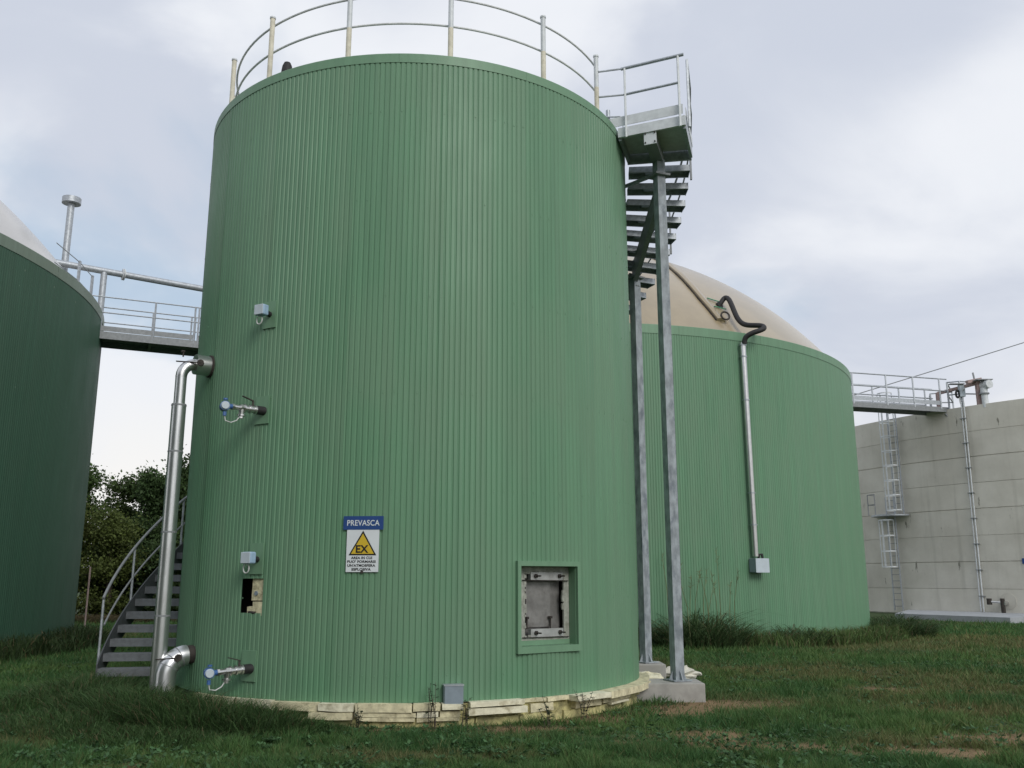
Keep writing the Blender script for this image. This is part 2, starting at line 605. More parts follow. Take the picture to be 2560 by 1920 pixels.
# ------------------------------------------------------------------ blades of grass
def blade_mesh(name, base, h, wd, lean, colr, seg=1, droop=0.0):
    """base (n,3), h, wd, lean(n,2) arrays, colr (n,3)"""
    n = len(base)
    ang = rng.uniform(0, 2 * np.pi, n)
    side = np.stack([np.cos(ang), np.sin(ang), np.zeros(n)], 1) * (wd * 0.5)[:, None]
    lv = np.concatenate([lean, np.zeros((n, 1))], 1)
    rows = []
    for k in range(seg):
        f = k / seg
        wk = 1.0 - f * f * 0.75
        c = base + np.array([0, 0, 1.0]) * (h * (f - droop * f * f * 0.5))[:, None] + lv * (f * f)
        rows += [c - side * wk, c + side * wk]
    tip = base + np.array([0, 0, 1.0]) * (h * (1 - droop))[:, None] + lv
    rows.append(tip)
    k = len(rows)
    vv = np.stack(rows, 1).reshape(-1, 3)
    b = np.arange(n)[:, None] * k
    tris = []
    for s in range(seg - 1):
        tris.append(b + np.array([[2 * s, 2 * s + 1, 2 * s + 3]]))
        tris.append(b + np.array([[2 * s, 2 * s + 3, 2 * s + 2]]))
    tris.append(b + np.array([[2 * seg - 2, 2 * seg - 1, k - 1]]))
    tr = np.concatenate(tris, 0)
    me = bpy.data.meshes.new(name)
    me.vertices.add(len(vv))
    me.vertices.foreach_set('co', vv.astype(np.float32).ravel())
    me.loops.add(len(tr) * 3)
    me.loops.foreach_set('vertex_index', tr.astype(np.int32).ravel())
    me.polygons.add(len(tr))
    me.polygons.foreach_set('loop_start', np.arange(len(tr)) * 3)
    me.update()
    set_col(me, np.repeat(colr, k, 0))
    me.materials.append(M['leaf'])
    return me


def outside(x, y, pad=0.0):
    ok = np.ones_like(x, bool)
    for (c, r) in ((C1, R1 + 0.1), (C2, R2 + .02), (C3, R3 + .02), (C4, R4 + .02)):
        ok &= (x - c[0]) ** 2 + (y - c[1]) ** 2 > (r + pad) ** 2
    ok &= ~((x > 1.7) & (x < 2.93) & (y > 14.2) & (y < 14.95))
    return ok


N = 640000
az = rng.uniform(-R_(36), R_(36), N)
u = rng.uniform(0, 1, N)
r0, r1 = 8.6, 48.0
rr = 1.0 / (1 / math.sqrt(r0) * (1 - u) + 1 / math.sqrt(r1) * u) ** 2
x, y = rr * np.sin(az), rr * np.cos(az)
keep = outside(x, y)
bare = patch(x, y, BARE)
tuft = fbm(x * 1.3, y * 1.3, 17, 4)
clump = fbm(x * 5.0, y * 5.0, 23, 2)
keep &= rng.uniform(0, 1, N) > bare * 0.93
keep &= rng.uniform(0, 1, N) < np.clip(0.25 + 1.6 * (clump * 0.6 + tuft * 0.4), 0, 1)
x, y, rr, bare, tuft, clump = [q[keep] for q in (x, y, rr, bare, tuft, clump)]
n = len(x)
dry = np.clip(patch(x, y, DRY) * 0.55 + np.clip((fbm(x * .35, y * .35, 3) - .6) * 3, 0, .5), 0, 1)
h = (0.022 + 0.12 * np.clip(clump * tuft * 2.6 - .25, 0, 1)) * rng.uniform(0.6, 1.4, n) * (1 + 0.02 * (rr - 10)) * (1 - .4 * dry)
wd = 0.0095 * (rr / 9.5) * rng.uniform(0.7, 1.5, n)
lean = rng.normal(0, 1, (n, 2)) * (h * 0.55)[:, None]
base = np.stack([x, y, ground_z(x, y) - 0.005], 1)
ca, cb, cc_, cd = map(np.array, ([0.066, 0.155, 0.050], [0.125, 0.215, 0.062], [0.200, 0.170, 0.080], [0.036, 0.080, 0.032]))
q = rng.uniform(0, 1, n)[:, None]
hue = np.clip((fbm(x * .8, y * .8, 41) - .35) * 2.2, 0, 1)[:, None]
cl = ca * (1 - hue) + cb * hue
cl = cl * (1 - .35 * q) + cd * .35 * q
dmix = np.clip(dry * 0.75 + (rng.uniform(0, 1, n) < 0.08 + .3 * dry) * 0.6, 0, 1)[:, None]
cl = cl * (1 - dmix) + cc_ * dmix
cl *= rng.uniform(0.75, 1.25, (n, 1))
lawn = bpy.data.objects.new('lawn_grass', blade_mesh('lawn_grass', base, h, wd, lean, cl))
col.objects.link(lawn)
tag(lawn, 'short patchy green lawn grass with dry brown spots', 'grass', kind='stuff')


def clump_thing(name, label, cat, x0, y0, rx, ry, nb, hmin, hmax, wdt, tone=(0.03, 0.062, 0.02), straw=0.12, group=None, seg=4, droop=0.35, kind=None, leanf=0.45, pad=0.0):
    n = nb
    a = rng.uniform(0, 2 * np.pi, n)
    r = np.sqrt(rng.uniform(0, 1, n))
    x = x0 + rx * r * np.cos(a)
    y = y0 + ry * r * np.sin(a)
    ok = outside(x, y, pad)
    x, y, r = x[ok], y[ok], r[ok]
    n = len(x)
    h = rng.uniform(hmin, hmax, n) * (1.05 - .45 * r)
    lean = rng.normal(0, 1, (n, 2)) * (h * leanf * 0.6)[:, None] + np.stack([x - x0, y - y0], 1) * (h * 0.45)[:, None]
    tone = np.array(tone)
    cl = tone * rng.uniform(0.55, 1.5, (n, 1))
    st = (rng.uniform(0, 1, n) < straw)[:, None]
    cl = np.where(st, np.array([0.16, 0.135, 0.075]) * rng.uniform(.6, 1.2, (n, 1)), cl)
    z0 = float(ground_z(np.array([x0]), np.array([y0]))[0])
    base = np.stack([x - x0, y - y0, ground_z(x, y) - z0 - 0.02], 1)
    me = blade_mesh(name, base, h, np.full(n, wdt) * rng.uniform(.7, 1.3, n), lean, cl, seg, droop)
    o = bpy.data.objects.new(name, me)
    o.location = (x0, y0, z0)
    col.objects.link(o)
    return tag(o, label, cat, group, kind)


# ------------------------------------------------------------------ corrugated cladding
RIB = ((0.0, 0.0), (0.58, 0.0), (0.72, -1.0), (0.84, -1.0))


def sheet_mesh(name, r, depth, ribs, dth, z0, z1, holes=(), th_off=0.0, overlap=True):
    """one corrugated sheet from angle 0 to ribs*dth about the origin; holes = (thA, thB, zA, zB)"""
    ths, rs = [], []
    for k in range(ribs):
        for (f, d) in RIB:
            ths.append((k + f) * dth)
            rs.append(r + d * depth)
    ths.append(ribs * dth)
    rs.append(r)
    if overlap:
        ths.append((ribs + .5) * dth)
        rs.append(r + 0.003)
        rs[-2] += 0.003
        rs[-3] += 0.002
    vs_, fs = [], []
    for i in range(len(ths) - 1):
        tm = (ths[i] + ths[i + 1]) / 2 + th_off
        spans = [(z0, z1)]
        for (ta, tb, za, zb) in holes:
            if ta < tm < tb:
                ns = []
                for (a, b) in spans:
                    if za > a:
                        ns.append((a, min(b, za)))
                    if zb < b:
                        ns.append((max(a, zb), b))
                spans = ns
        for (a, b) in spans:
            k = len(vs_)
            for (tt, q) in ((ths[i], rs[i]), (ths[i + 1], rs[i + 1])):
                c, s = math.cos(R_(tt)), math.sin(R_(tt))
                vs_.append((q * c, q * s, a))
                vs_.append((q * c, q * s, b))
            fs.append((k, k + 2, k + 3, k + 1))
    me = bpy.data.meshes.new(name)
    me.from_pydata(vs_, [], fs)
    me.materials.append(M['green_cladding'])
    return me


def clad(root, r, ribs_per, n_sheets, z0, z1, holes=(), depth=0.0105, mat='green_cladding'):
    dth = 360.0 / (ribs_per * n_sheets)
    shared = sheet_mesh('cladding_sheet', r, depth, ribs_per, dth, z0, z1)
    shared.materials[0] = M[mat]
    for i in range(n_sheets):
        a0 = i * 360.0 / n_sheets
        a1 = a0 + 360.0 / n_sheets
        hh = [q for q in holes if q[0] < a1 + 1 and q[1] > a0 - 1]
        me = sheet_mesh('cladding_sheet', r, depth, ribs_per, dth, z0, z1, hh, a0) if hh else shared
        o = bpy.data.objects.new('cladding_sheet', me)
        col.objects.link(o)
        o.parent = root
        o.rotation_euler = (0, 0, R_(a0))


def flashing(root, c, r, z0, z1, inner, n, seg, mat='green_trim'):
    for i in range(n):
        a0, a1 = i * 360 / n, (i + 1) * 360 / n - 0.03
        b = MB().lathe(c, [(r - 0.002, z0), (r, z0), (r, z0 + 0.012), (r, z1 - 0.012), (r - 0.012, z1), (r - inner, z1 + 0.01)], seg, a0, a1)
        b.build('rim_flashing', mat, root, True)


# ================================================================== the tall narrow tank in the middle
T1 = thing('corrugated_tank', (C1[0], C1[1], 0), 'tall narrow green corrugated tank in the middle with a hatch window low on its side', 'tank')
WIN = (297.6, 313.2, 0.905, 1.975)
HOLE = (237.6, 243.65, 1.36, 1.806)
clad(T1, R1, 17, 18, ZB1, ZT1 - 0.12, (WIN, HOLE))
flashing(T1, C1, R1 + 0.007, ZT1 - 0.15, ZT1, 0.35, 12, 12)
MB().lathe(C1, [(0.0, ZT1 - 0.06), (R1 - 0.2, ZT1 - 0.09)], 72).build('roof', 'roof_grey', T1)
MB().lathe(C1, [(R1 - 0.34, 0.0), (R1 - 0.34, ZT1 - 0.2)], 72).build('core_wall', 'black_hole', T1)
# screws in rows
sc = MB()
for zr in (0.62, 1.55, 2.95, 4.25, 5.6, 7.0, 8.35):
    for k in range(306):
        if k % 2 == 0 and random.random() < 0.35:
            th = (k + 0.29) * 360 / 306
            if 170 < th < 360 and not (WIN[0] - 2 < th < WIN[1] + 2 and zr < 2.1):
                fr = frame(C1, th, zr + random.uniform(-.012, .012), R1)
                sc.lbox(fr, (-.007, .007), (-.007, .007), (-.002, .007))
so = sc.build('screw_heads', 'green_trim', T1)
so['kind'] = 'stuff'

# hatch window: flat frame, sheet-metal reveal, plaster, steel manhole
wf = frame(C1, 305.4, 0, R1 + 0.016)
Wd = 0.535                      # half width of the frame
z0, z1 = 0.845, 2.035
hw = MB()
hw.lbox(wf, (-Wd, Wd), (z1 - .065, z1), (-.05, .0))
hw.lbox(wf, (-Wd, Wd), (z0, z0 + .085), (-.05, .004))
hw.lbox(wf, (-Wd, -Wd + .055), (z0 + .085, z1 - .065), (-.05, .002))
hw.lbox(wf, (Wd - .05, Wd), (z0 + .085, z1 - .065), (-.05, .002))
hatch = hw.build('hatch_frame', 'green_trim', T1)
rv = MB()
D = -0.20
rv.lbox(wf, (-Wd + .05, -Wd + .056), (z0 + .08, z1 - .06), (D, -.05))
rv.lbox(wf, (Wd - .056, Wd - .05), (z0 + .08, z1 - .06), (D, -.05))
rv.lbox(wf, (-Wd + .05, Wd - .05), (z1 - .068, z1 - .062), (D, -.05))
rv.lbox(wf, (-Wd + .05, Wd - .05), (z0 + .078, z0 + .084), (D, -.05))
rv.build('reveal', 'green_trim', hatch)
lx0, lx1 = -Wd + .06, Wd - .06
pl = MB()                          # ragged plaster ring on the back wall
ox0, ox1, oz0, oz1 = -.285, .385, 1.04, 1.895
pl.lbox(wf, (lx0, ox0), (z0 + .085, z1 - .07), (D - .02, D + .012))
pl.lbox(wf, (ox1, lx1), (z0 + .085, z1 - .07), (D - .02, D + .010))
pl.lbox(wf, (ox0, ox1), (oz1, z1 - .07), (D - .02, D + .012))
pl.lbox(wf, (ox0, ox1), (z0 + .085, oz0), (D - .02, D + .012))
for k in range(60):
    e = random.choice('lrtb')
    s = random.uniform(.012, .03)
    uu = {'l': ox0, 'r': ox1}.get(e, random.uniform(ox0, ox1))
    zz_ = {'t': oz1, 'b': oz0}.get(e, random.uniform(oz0, oz1))
    pl.lbox(wf, (uu - s, uu + s), (zz_ - s, zz_ + s), (D - .015, D + .013 + random.uniform(-.006, .006)))
pl.build('plaster_surround', 'plaster', hatch)
sl = MB()
sl.lbox(wf, (lx0, lx1), (z0 + .086, z0 + .15), (D + .014, D + .02))
sl.build('back_strip', 'green_trim', hatch)
dp = MB()
dp.lbox(wf, (ox0 - .02, ox1 + .02), (oz0 - .02, oz1 + .02), (D - .13, D - .12))
dp.lbox(wf, (-.20, .22), (oz0 + .12, oz1 - .14), (D - .12, D - .085))
door = dp.build('manhole_door', 'hatch_steel', hatch)
for zc in (1.84, 1.09):
    b = MB()
    b.lbox(wf, (-.19, .365), (zc - .055, zc + .05), (D - .05, D + .02))
    cb = b.build('clamp_bar', 'clamp_steel', hatch)
for zc in (1.775, 1.025):
    MB().tube([L(wf, -.34, zc + .01, D + .03), L(wf, .45, zc, D + .03)], .007, 6).build('tie_rod', 'rust_dark', hatch)
for zc in (1.84, 1.09):
    for uc in (-.11, .30):
        b = MB()
        b.tube([L(wf, uc, zc, D + .025), L(wf, uc, zc, D + .045)], .03, 6)
        b.tube([L(wf, uc, zc, D + .03), L(wf, uc + .01, zc, D + .13)], .011, 6)
        b.build('bolt', 'rust_dark', hatch)
for uc in (-.2, .2):
    b = MB()
    b.tube([L(wf, uc, 1.14, D - .06), L(wf, uc, 1.27, D - .06)], .012, 6)
    b.tube([L(wf, uc, 1.27, D - .06), L(wf, uc, 1.30, D - .06)], .035, 6)
    b.build('clamp_screw', 'rust_dark', hatch)

# small cut-out with bare insulation
hf = frame(C1, 240.6, 0, R1 - 0.03)
b = MB()
b.lbox(hf, (-.03, .215), (1.52, 1.83), (-.08, .0))
b.jitter(.004)
cut = b.build('insulation_block', 'foam', T1)
b = MB()
b.lbox(hf, (.01, .215), (1.33, 1.505), (-.06, .014))
b.jitter(.004)
b.build('insulation_block', 'foam', T1)
b = MB()
b.lbox(hf, (-.11, -.015), (1.33, 1.44), (-.08, -.01))
b.jitter(.005)
b.build('insulation_block', 'foam', T1)
b = MB()
b.tube([L(hf, .055, 1.615, -.01), L(hf, .055, 1.615, .018)], .03, 10)
b.build('bolt', 'grey_box', T1)
MB().tube([L(hf, -.06, 1.37, .01), L(hf, .07, 1.365, .025)], .018, 6).build('pin', 'rust_dark', T1)

# insulation boards round the foot
def zwob(a, amp, s):
    return lambda d: a + amp * math.sin(d * 0.9 + s) + random.uniform(-amp, amp) * .4


def board(a0, a1, z0, z1, r1, mat, r0=R1 - .12, amp=.004):
    s = random.uniform(0, 6)
    b = MB().arcbox(C1, r0, r1, a0, a1, zwob(z0, amp, s), zwob(z1, amp, s), max(2, int((a1 - a0) / 4)))
    b.jitter(.0035)
    b.build('foam_board', mat, T1)


MB().arcbox(C1, R1 - .16, R1 + .005, 222, 365, -.15, .27, 110).jitter(.008).build('foam_backing', 'foam_raw', T1)
ROW1 = [(225, 236.5, .20, .290, .06, 'foam'), (236.8, 248, .19, .292, .09, 'foam_pale'), (248.3, 258, .185, .289, .10, 'foam'), (258.4, 265.2, .20, .288, .13, 'foam_pale'),
        (265.6, 276, .19, .288, .13, 'foam'), (276.3, 281.3, .20, .288, .12, 'foam'), (281.6, 285.6, .215, .283, .15, 'foam_pale'),
        (287, 298, .235, .293, .14, 'foam_pale'), (298.3, 303.8, .24, .286, .05, 'foam'), (304, 309.5, .235, .288, .07, 'foam'), (309.8, 320, .215, .285, .22, 'foam_pale'),
        (320.2, 343, .20, .290, .22, 'foam'), (343.5, 362, .19, .285, .16, 'foam')]
ROW2 = [(256.5, 265.0, .10, .185, .12, 'foam'), (265.4, 276.8, .135, .183, .12, 'foam'), (277, 281, .13, .19, .11, 'foam_pale'), (281.3, 285.2, .12, .19, .10, 'foam'),
        (286.6, 298.4, .135, .212, .16, 'foam_pale'), (300, 305.5, .12, .22, .06, 'foam'), (311, 319, .12, .2, .10, 'foam'), (319.6, 332, .13, .19, .10, 'foam'), (332.5, 345, .12, .18, .09, 'foam_raw')]
ROW3 = [(266, 276.6, .085, .128, .11, 'foam'), (277, 285, .075, .122, .10, 'foam'), (322, 330, .10, .125, .13, 'foam_pale')]
for (a0, a1, za, zb, pr_, m) in ROW1 + ROW2 + ROW3:
    board(a0, a1, za, zb, R1 + pr_, m)
for a0 in (226, 240, 254, 268, 278.5, 288.3, 297.6, 308, 318, 329, 341, 352):
    a1 = a0 + {268: 10.2, 278.5: 9.5, 288.3: 9, 297.6: 10, 308: 9.7, 318: 10.6, 329: 11.6, 341: 10.6}.get(a0, 13.6)
    s = random.uniform(0, 6)
    b = MB().arcbox(C1, R1 - .12, R1 + .055, a0, a1, -.15, zwob(.10, .012, s), 12)
    b.jitter(.012)
    b.build('foam_board', 'foam_raw', T1)

# ------------------------------------------------------------------ railing on its roof
RAIL = thing('roof_railing', (C1[0], C1[1], ZT1), 'round galvanised guard rail with cream painted posts on the tall tank roof', 'railing')
PR = R1 - 0.21
for k, th in enumerate((-153.5, -128.2, -103.4, -78.1, -52.4, -28.5, 22, 50, 78, 106, 134, 162, 186)):
    zt = 10.5
    full_cream = th in (-153.5, -128.2) or th > 100
    zs = zt - .02 if full_cream else ZT1 + .62 + random.uniform(-.05, .05)
    b = MB().tube([pol(C1, th, PR, ZT1 - .1), pol(C1, th, PR, zs)], .040, 12)
    po = b.build('post', 'cream_paint', RAIL, True)
    b = MB()
    if not full_cream:
        b.tube([pol(C1, th, PR, zs), pol(C1, th, PR, zt - .015)], .0395, 12)
    b.tube([pol(C1, th, PR, zt - .015), pol(C1, th, PR, zt + .012)], .048, 12)
    b.build('post_cap', 'light_steel', po, True)
for zr in (9.968, 10.445):
    pts = [pol(C1, a, R1 - .305, zr) for a in np.linspace(-25.6, -360 + 22, 110)]
    MB().tube(pts, .0175, 8).build('rail', 'pale_zinc', RAIL, True)
# black vent hood that shows over the rim
b = MB().lathe(pol(C1, -124.3, R1 - .36, 0)[:2], [(.09, ZT1 - .08), (.088, ZT1 + .26), (.075, ZT1 + .36), (.05, ZT1 + .42), (.0, ZT1 + .445)], 16)
vh = b.build('roof_vent', 'dark_rubber', None, True)
tag(vh, 'small black domed vent hood peeking over the tall tank rim', 'vent')

# ------------------------------------------------------------------ signs
def text_mesh(s, size, bold=0.0, xs=1.0):
    cu = bpy.data.curves.new('lettering', 'FONT')
    cu.body = s
    cu.size = size
    cu.align_x = 'CENTER'
    cu.align_y = 'CENTER'
    cu.offset = bold
    cu.extrude = 0.0008
    cu.space_character = 1.05
    o = bpy.data.objects.new('lettering', cu)
    col.objects.link(o)
    bpy.context.view_layer.update()
    me = bpy.data.meshes.new_from_object(o.evaluated_get(bpy.context.evaluated_depsgraph_get()))
    bpy.data.objects.remove(o)
    if xs != 1.0:
        for v in me.vertices:
            v.co.x *= xs
    return me


def put_text(parent, s, fr, u, v, wout, size, mat, bold=0.0, fit=None, height=None):
    me = text_mesh(s, size, bold)
    co = np.array([v_.co[:] for v_ in me.vertices])
    ce = (co.max(0) + co.min(0)) / 2
    sx = fit / (co[:, 0].max() - co[:, 0].min()) if fit else 1.0
    sy = height / (co[:, 1].max() - co[:, 1].min()) if height else sx
    o_ = origin(parent)
    for v_ in me.vertices:
        p = L(fr, u + (v_.co.x - ce[0]) * sx, v + (v_.co.y - ce[1]) * sy, wout + v_.co.z)
        v_.co = (p[0] - o_[0], p[1] - o_[1], p[2] - o_[2])
    me.materials.clear()
    me.materials.append(M[mat])
    ob = bpy.data.objects.new('lettering', me)
    col.objects.link(ob)
    ob.parent = parent
    return ob


sf = frame(C1, 265.55, 0, R1 + 0.016)
sb = thing('name_sign', tuple(L(sf, 0, 2.42, 0)), 'blue sign with white lettering above the yellow triangle warning sign', 'sign')
MB().lbox(sf, (-.263, .263), (2.424, 2.598), (0, .006)).build('sign_plate', 'sign_blue', sb)
put_text(sb, 'PREVASCA', sf, 0, 2.511, .008, .1, 'sign_white', .0012, fit=.425, height=.073)
sw = thing('warning_sign', tuple(L(sf, 0, 1.88, 0)), 'white explosion warning sign with yellow triangle below the blue sign', 'sign')
MB().lbox(sf, (-.212, .212), (1.887, 2.423), (-.004, .003)).build('sign_plate', 'sign_white', sw)


def tri(parent, name, mat, fr, cu_, zb, zt, half, wo):
    b = MB()
    q = [L(fr, cu_ - half, zb, wo), L(fr, cu_ + half, zb, wo), L(fr, cu_, zt, wo)]
    q2 = [x_ + fr[3] * .002 for x_ in q]
    b.add(q + q2, [(0, 2, 1), (3, 4, 5), (0, 1, 4, 3), (1, 2, 5, 4), (2, 0, 3, 5)])
    return b.build(name, mat, parent)


tri(sw, 'triangle_border', 'sign_black', sf, 0, 2.098, 2.412, .181, .0035)
tri(sw, 'triangle_field', 'sign_yellow', sf, 0, 2.116, 2.374, .150, .0065)
put_text(sw, 'EX', sf, -.005, 2.178, .010, .1, 'sign_black', .003, fit=.165, height=.098)
for s_, zc, wd_ in (('AREA IN CUI', 2.066, .275), ("PUO' FORMARSI", 2.019, .37), ("UN'ATMOSFERA", 1.970, .365), ('ESPLOSIVA', 1.921, .25)):
    put_text(sw, s_, sf, -.01, zc, .005, .05, 'sign_black', .0016, fit=wd_, height=.034)
MB().tube([L(sf, .0, 1.889, .0), L(sf, .0, 1.889, .012)], .02, 8).build('fixing_stud', 'rust_dark', sw)

# ------------------------------------------------------------------ instruments on the tall tank
def box_sensor(th, z, pz0, pz1, pa, label, body_mat):
    fr = frame(C1, th, z, R1 + .004)
    r = thing('temperature_sensor', tuple(L(fr, 0, 0, 0)), label, 'sensor')
    pf = frame(C1, pa, 0, R1 + .012)
    MB().lbox(pf, (-.12, .12), (pz0, pz1), (-.01, .006)).build('cover_plate', 'green_trim', r)
    MB().tube([L(fr, 0, 0, -.02), L(fr, 0, .015, .13)], .04, 10).build('stub_pipe', 'dark_rubber', r, True)
    b = MB()
    b.lbox(fr, (-.085, .085), (-.055, .10), (.12, .23))
    h = b.build('housing', body_mat, r)
    bv = h.modifiers.new('bevel', 'BEVEL')
    bv.width = .022
    bv.segments = 3
    b = MB()
    b.lbox(fr, (-.08, .08), (-.05, .095), (.232, .243))
    lid = b.build('lid', 'pale_grey_plastic', h)
    bv = lid.modifiers.new('bevel', 'BEVEL')
    bv.width = .012
    bv.segments = 2
    pts = [L(fr, -.03 + .05 * math.sin(a), -.115 + .06 * math.cos(a), .18) for a in np.linspace(-.4, 5.6, 20)]
    MB().tube(pts, .009, 6).build('cable', 'white_cable', r, True)
    return r


box_sensor(241.3, 5.45, 5.258, 5.65, 241.1, 'blue grey box sensor with cable loop highest on the tall tank', 'blue_grey_paint')
box_sensor(241.8, 2.05, 1.862, 2.27, 241.4, 'blue grey box sensor with cable loop just above the bare insulation hole', 'blue_grey_paint')


def gauge(th, z, pz0, pz1, pa, label, tilt):
    fr = frame(C1, th, z, R1 + .004)
    r = thing('pressure_transmitter', tuple(L(fr, 0, 0, 0)), label, 'gauge')
    pf = frame(C1, pa, 0, R1 + .012)
    MB().lbox(pf, (-.125, .125), (pz0, pz1), (-.01, .006)).build('cover_plate', 'green_trim', r)
    # the assembly sticks out along the wall normal, slightly turned to the left
    ax = fr[3] * .93 + fr[1] * -.30
    ax = ax / np.linalg.norm(ax)
    o = fr[0]
    up = V3((0, 0, 1))

    def P(d, dz=0.0, ds=0.0):
        return o + ax * d * .8 + up * (dz * .9 + tilt * d) + fr[1] * ds
    MB().tube([P(-.03), P(.16)], .062, 12).build('stub_pipe', 'dark_rubber', r, True)
    b = MB()
    b.tube([P(.16), P(.19)], .064, 12)
    b.tube([P(.19), P(.26)], .05, 10)
    b.tube([P(.26), P(.285)], .062, 12)
    b.tube([P(.285), P(.36)], .046, 10)
    b.tube([P(.36), P(.385)], .062, 12)
    b.tube([P(.385), P(.45)], .05, 6)
    b.tube([P(.45), P(.56)], .036, 10)
    b.tube([P(.56), P(.60)], .045, 6)
    b.build('valve_body', 'stainless', r, True)
    b = MB()
    b.tube([P(.42), P(.42, -.10)], [.042, .034], 10)
    b.tube([P(.42, -.10), P(.42, -.125)], .055, 10)
    b.tube([P(.42, -.125), P(.42, -.16)], .035, 8)
    b.build('drain_tee', 'stainless', r, True)
    b = MB()
    b.tube([P(.22, .04), P(.22, .13)], .014, 8)
    b.beam(P(.21, .13), P(.42, .185), .03, .012)
    b.build('lever', 'rust_dark', r)
    b = MB()
    b.tube([P(.60), P(.68)], .032, 10)
    sd = fr[1] * .80 + fr[3] * .60
    b.tube([P(.72) - sd * .10, P(.72) + sd * .03], .066, 16)
    b.tube([P(.72, .09), P(.72, .115)], .03, 8)
    b.tube([P(.72, -.15), P(.72, -.09)], .025, 8)
    hd = b.build('transmitter_head', 'blue_paint', r, True)
    b = MB().tube([P(.72) + sd * .03, P(.72) + sd * .055], [.058, .048], 16)
    b.build('display_cap', 'pale_grey_plastic', hd, True)
    pts = [P(.72, -.14), P(.70, -.22), P(.6, -.24), P(.5, -.2), P(.42, -.1)]
    MB().tube(pts, .008, 6).build('cable', 'white_cable', r, True)
    return r


gauge(241.1, 4.07, 3.891, 4.28, 240.6, 'blue headed pressure gauge on a valve halfway up the tall tank', .0)
gauge(241.7, .66, .499, .885, 241.0, 'blue headed pressure gauge on a valve near the grass', -.03)

gf = frame(C1, 283.8, 0, R1 + .012)
gbx = thing('junction_box', tuple(L(gf, 0, .28, 0)), 'plain grey box fixed above the foam foot of the tall tank', 'box')
b = MB().lbox(gf, (-.12, .12), (.272, .50), (0, .13))
ob = b.build('housing', 'grey_box', gbx)
bv = ob.modifiers.new('bevel', 'BEVEL')
bv.width = .006
MB().lbox(gf, (-.126, .126), (.495, .510), (0, .136)).build('lid', 'galvanised', gbx)

# ------------------------------------------------------------------ insulated pipe on the left of the tall tank
pf = frame(C1, 218.4, 4.923, R1)
PX, PY = pol(C1, 218.4, R1 + .425, 0)[:2]
pipe = thing('insulated_pipe', (PX, PY, 0), 'shiny jacketed vertical pipe left of the tall tank with valve at its top', 'pipe')
MB().tube([(PX, PY, -.1), (PX, PY, 4.30)], .102, 20).build('lower_jacket', 'aluminium_jacket', pipe, True)
MB().tube([(PX, PY, 4.30), (PX, PY, 4.70)], .08, 20).build('upper_jacket', 'aluminium_jacket', pipe, True)
for zr in (1.3, 2.45, 3.6, 4.28):
    MB().lathe((PX, PY), [(.102, zr - .012), (.107, zr - .012), (.107, zr + .012), (.102, zr + .012)], 20).build('jacket_seam', 'galvanised_dull', pipe)
pts = [(PX, PY, 4.70)]
for a in np.linspace(0, 90, 8):
    pts.append(tuple(L(pf, 0, -.21 + .21 * math.sin(R_(a)), .425 - .21 * (1 - math.cos(R_(a))))))
pts.append(tuple(L(pf, 0, 0, .22)))
MB().tube(pts, .082, 18).build('elbow', 'stainless', pipe, True)
b = MB().tube([L(pf, 0, 0, .0), L(pf, 0, 0, .24)], .15, 22)
vb = b.build('valve_casing', 'stainless', pipe, True)
b = MB()
b.tube([L(pf, .0, 0, .0), L(pf, 0, 0, .03)], .17, 18)
b.build('wall_flange', 'rust_dark', pipe)
sd = V3((.25, -.97, 0))
c_ = L(pf, 0, .0, .14)
b = MB()
b.tube([c_ + sd * .14, c_ + sd * .19], .05, 10)
b.beam(c_ + sd * .18 + V3((0, 0, 0)), c_ + sd * .19 + V3((-.36, 0, .02)), .03, .014)
b.build('valve_lever', 'rust_dark', pipe)
b = MB()
b.tube([L(pf, 0, .09, .42), L(pf, 0, .17, .42)], .012, 6)
b.tube([L(pf, 0, .17, .40), L(pf, 0, .17, .45)], .02, 6)
b.build('bleed_cock', 'rust_dark', pipe)

ef = frame(C1, 220.2, .75, R1)
elb = thing('pipe_elbow', tuple(L(ef, 0, -.8, .5)), 'bright segmented metal pipe bend at the foot of the jacketed pipe', 'pipe')
pts = []
for a in np.linspace(0, 80, 9):
    pts.append(tuple(L(ef, -.02, -.26 + .27 * math.cos(R_(a)), .09 + .27 * math.sin(R_(a)))))
pts.append(tuple(L(ef, -.02, -.78, .37)))
MB().tube(pts, .142, 20).build('bend', 'aluminium_jacket', elb, True)
for i in (2, 4, 6):
    q0, q1 = V3(pts[i]), V3(pts[i + 1])
    d = (q1 - q0) / np.linalg.norm(q1 - q0)
    MB().tube([q0, q0 + d * .012], .146, 20).build('bend_seam', 'galvanised_dull', elb, True)
MB().tube([L(ef, -.02, .02, -.02), L(ef, -.02, .02, .13)], .125, 16).build('wall_stub', 'rust_dark', elb, True)
c_ = V3(pts[2]) + sd * .14
b = MB()
b.tube([c_, c_ + sd * .06], .05, 10)
b.beam(c_ + sd * .05, c_ + sd * .05 + V3((-.30, 0, -.02)), .03, .014)
b.build('valve_lever', 'rust_dark', elb)

# ------------------------------------------------------------------ spiral stair round the back of the tall tank
ST = thing('spiral_stair', (C1[0], C1[1], 0), 'galvanised open tread stair winding round the back of the tall tank to a platform', 'stair')
RI, RO = R1 + .07, 4.84


def zl(th):
    return .648 + .0591 * (187.1 - th)


def zr(th):
    return 9.045 - .0474 * (th + 5)


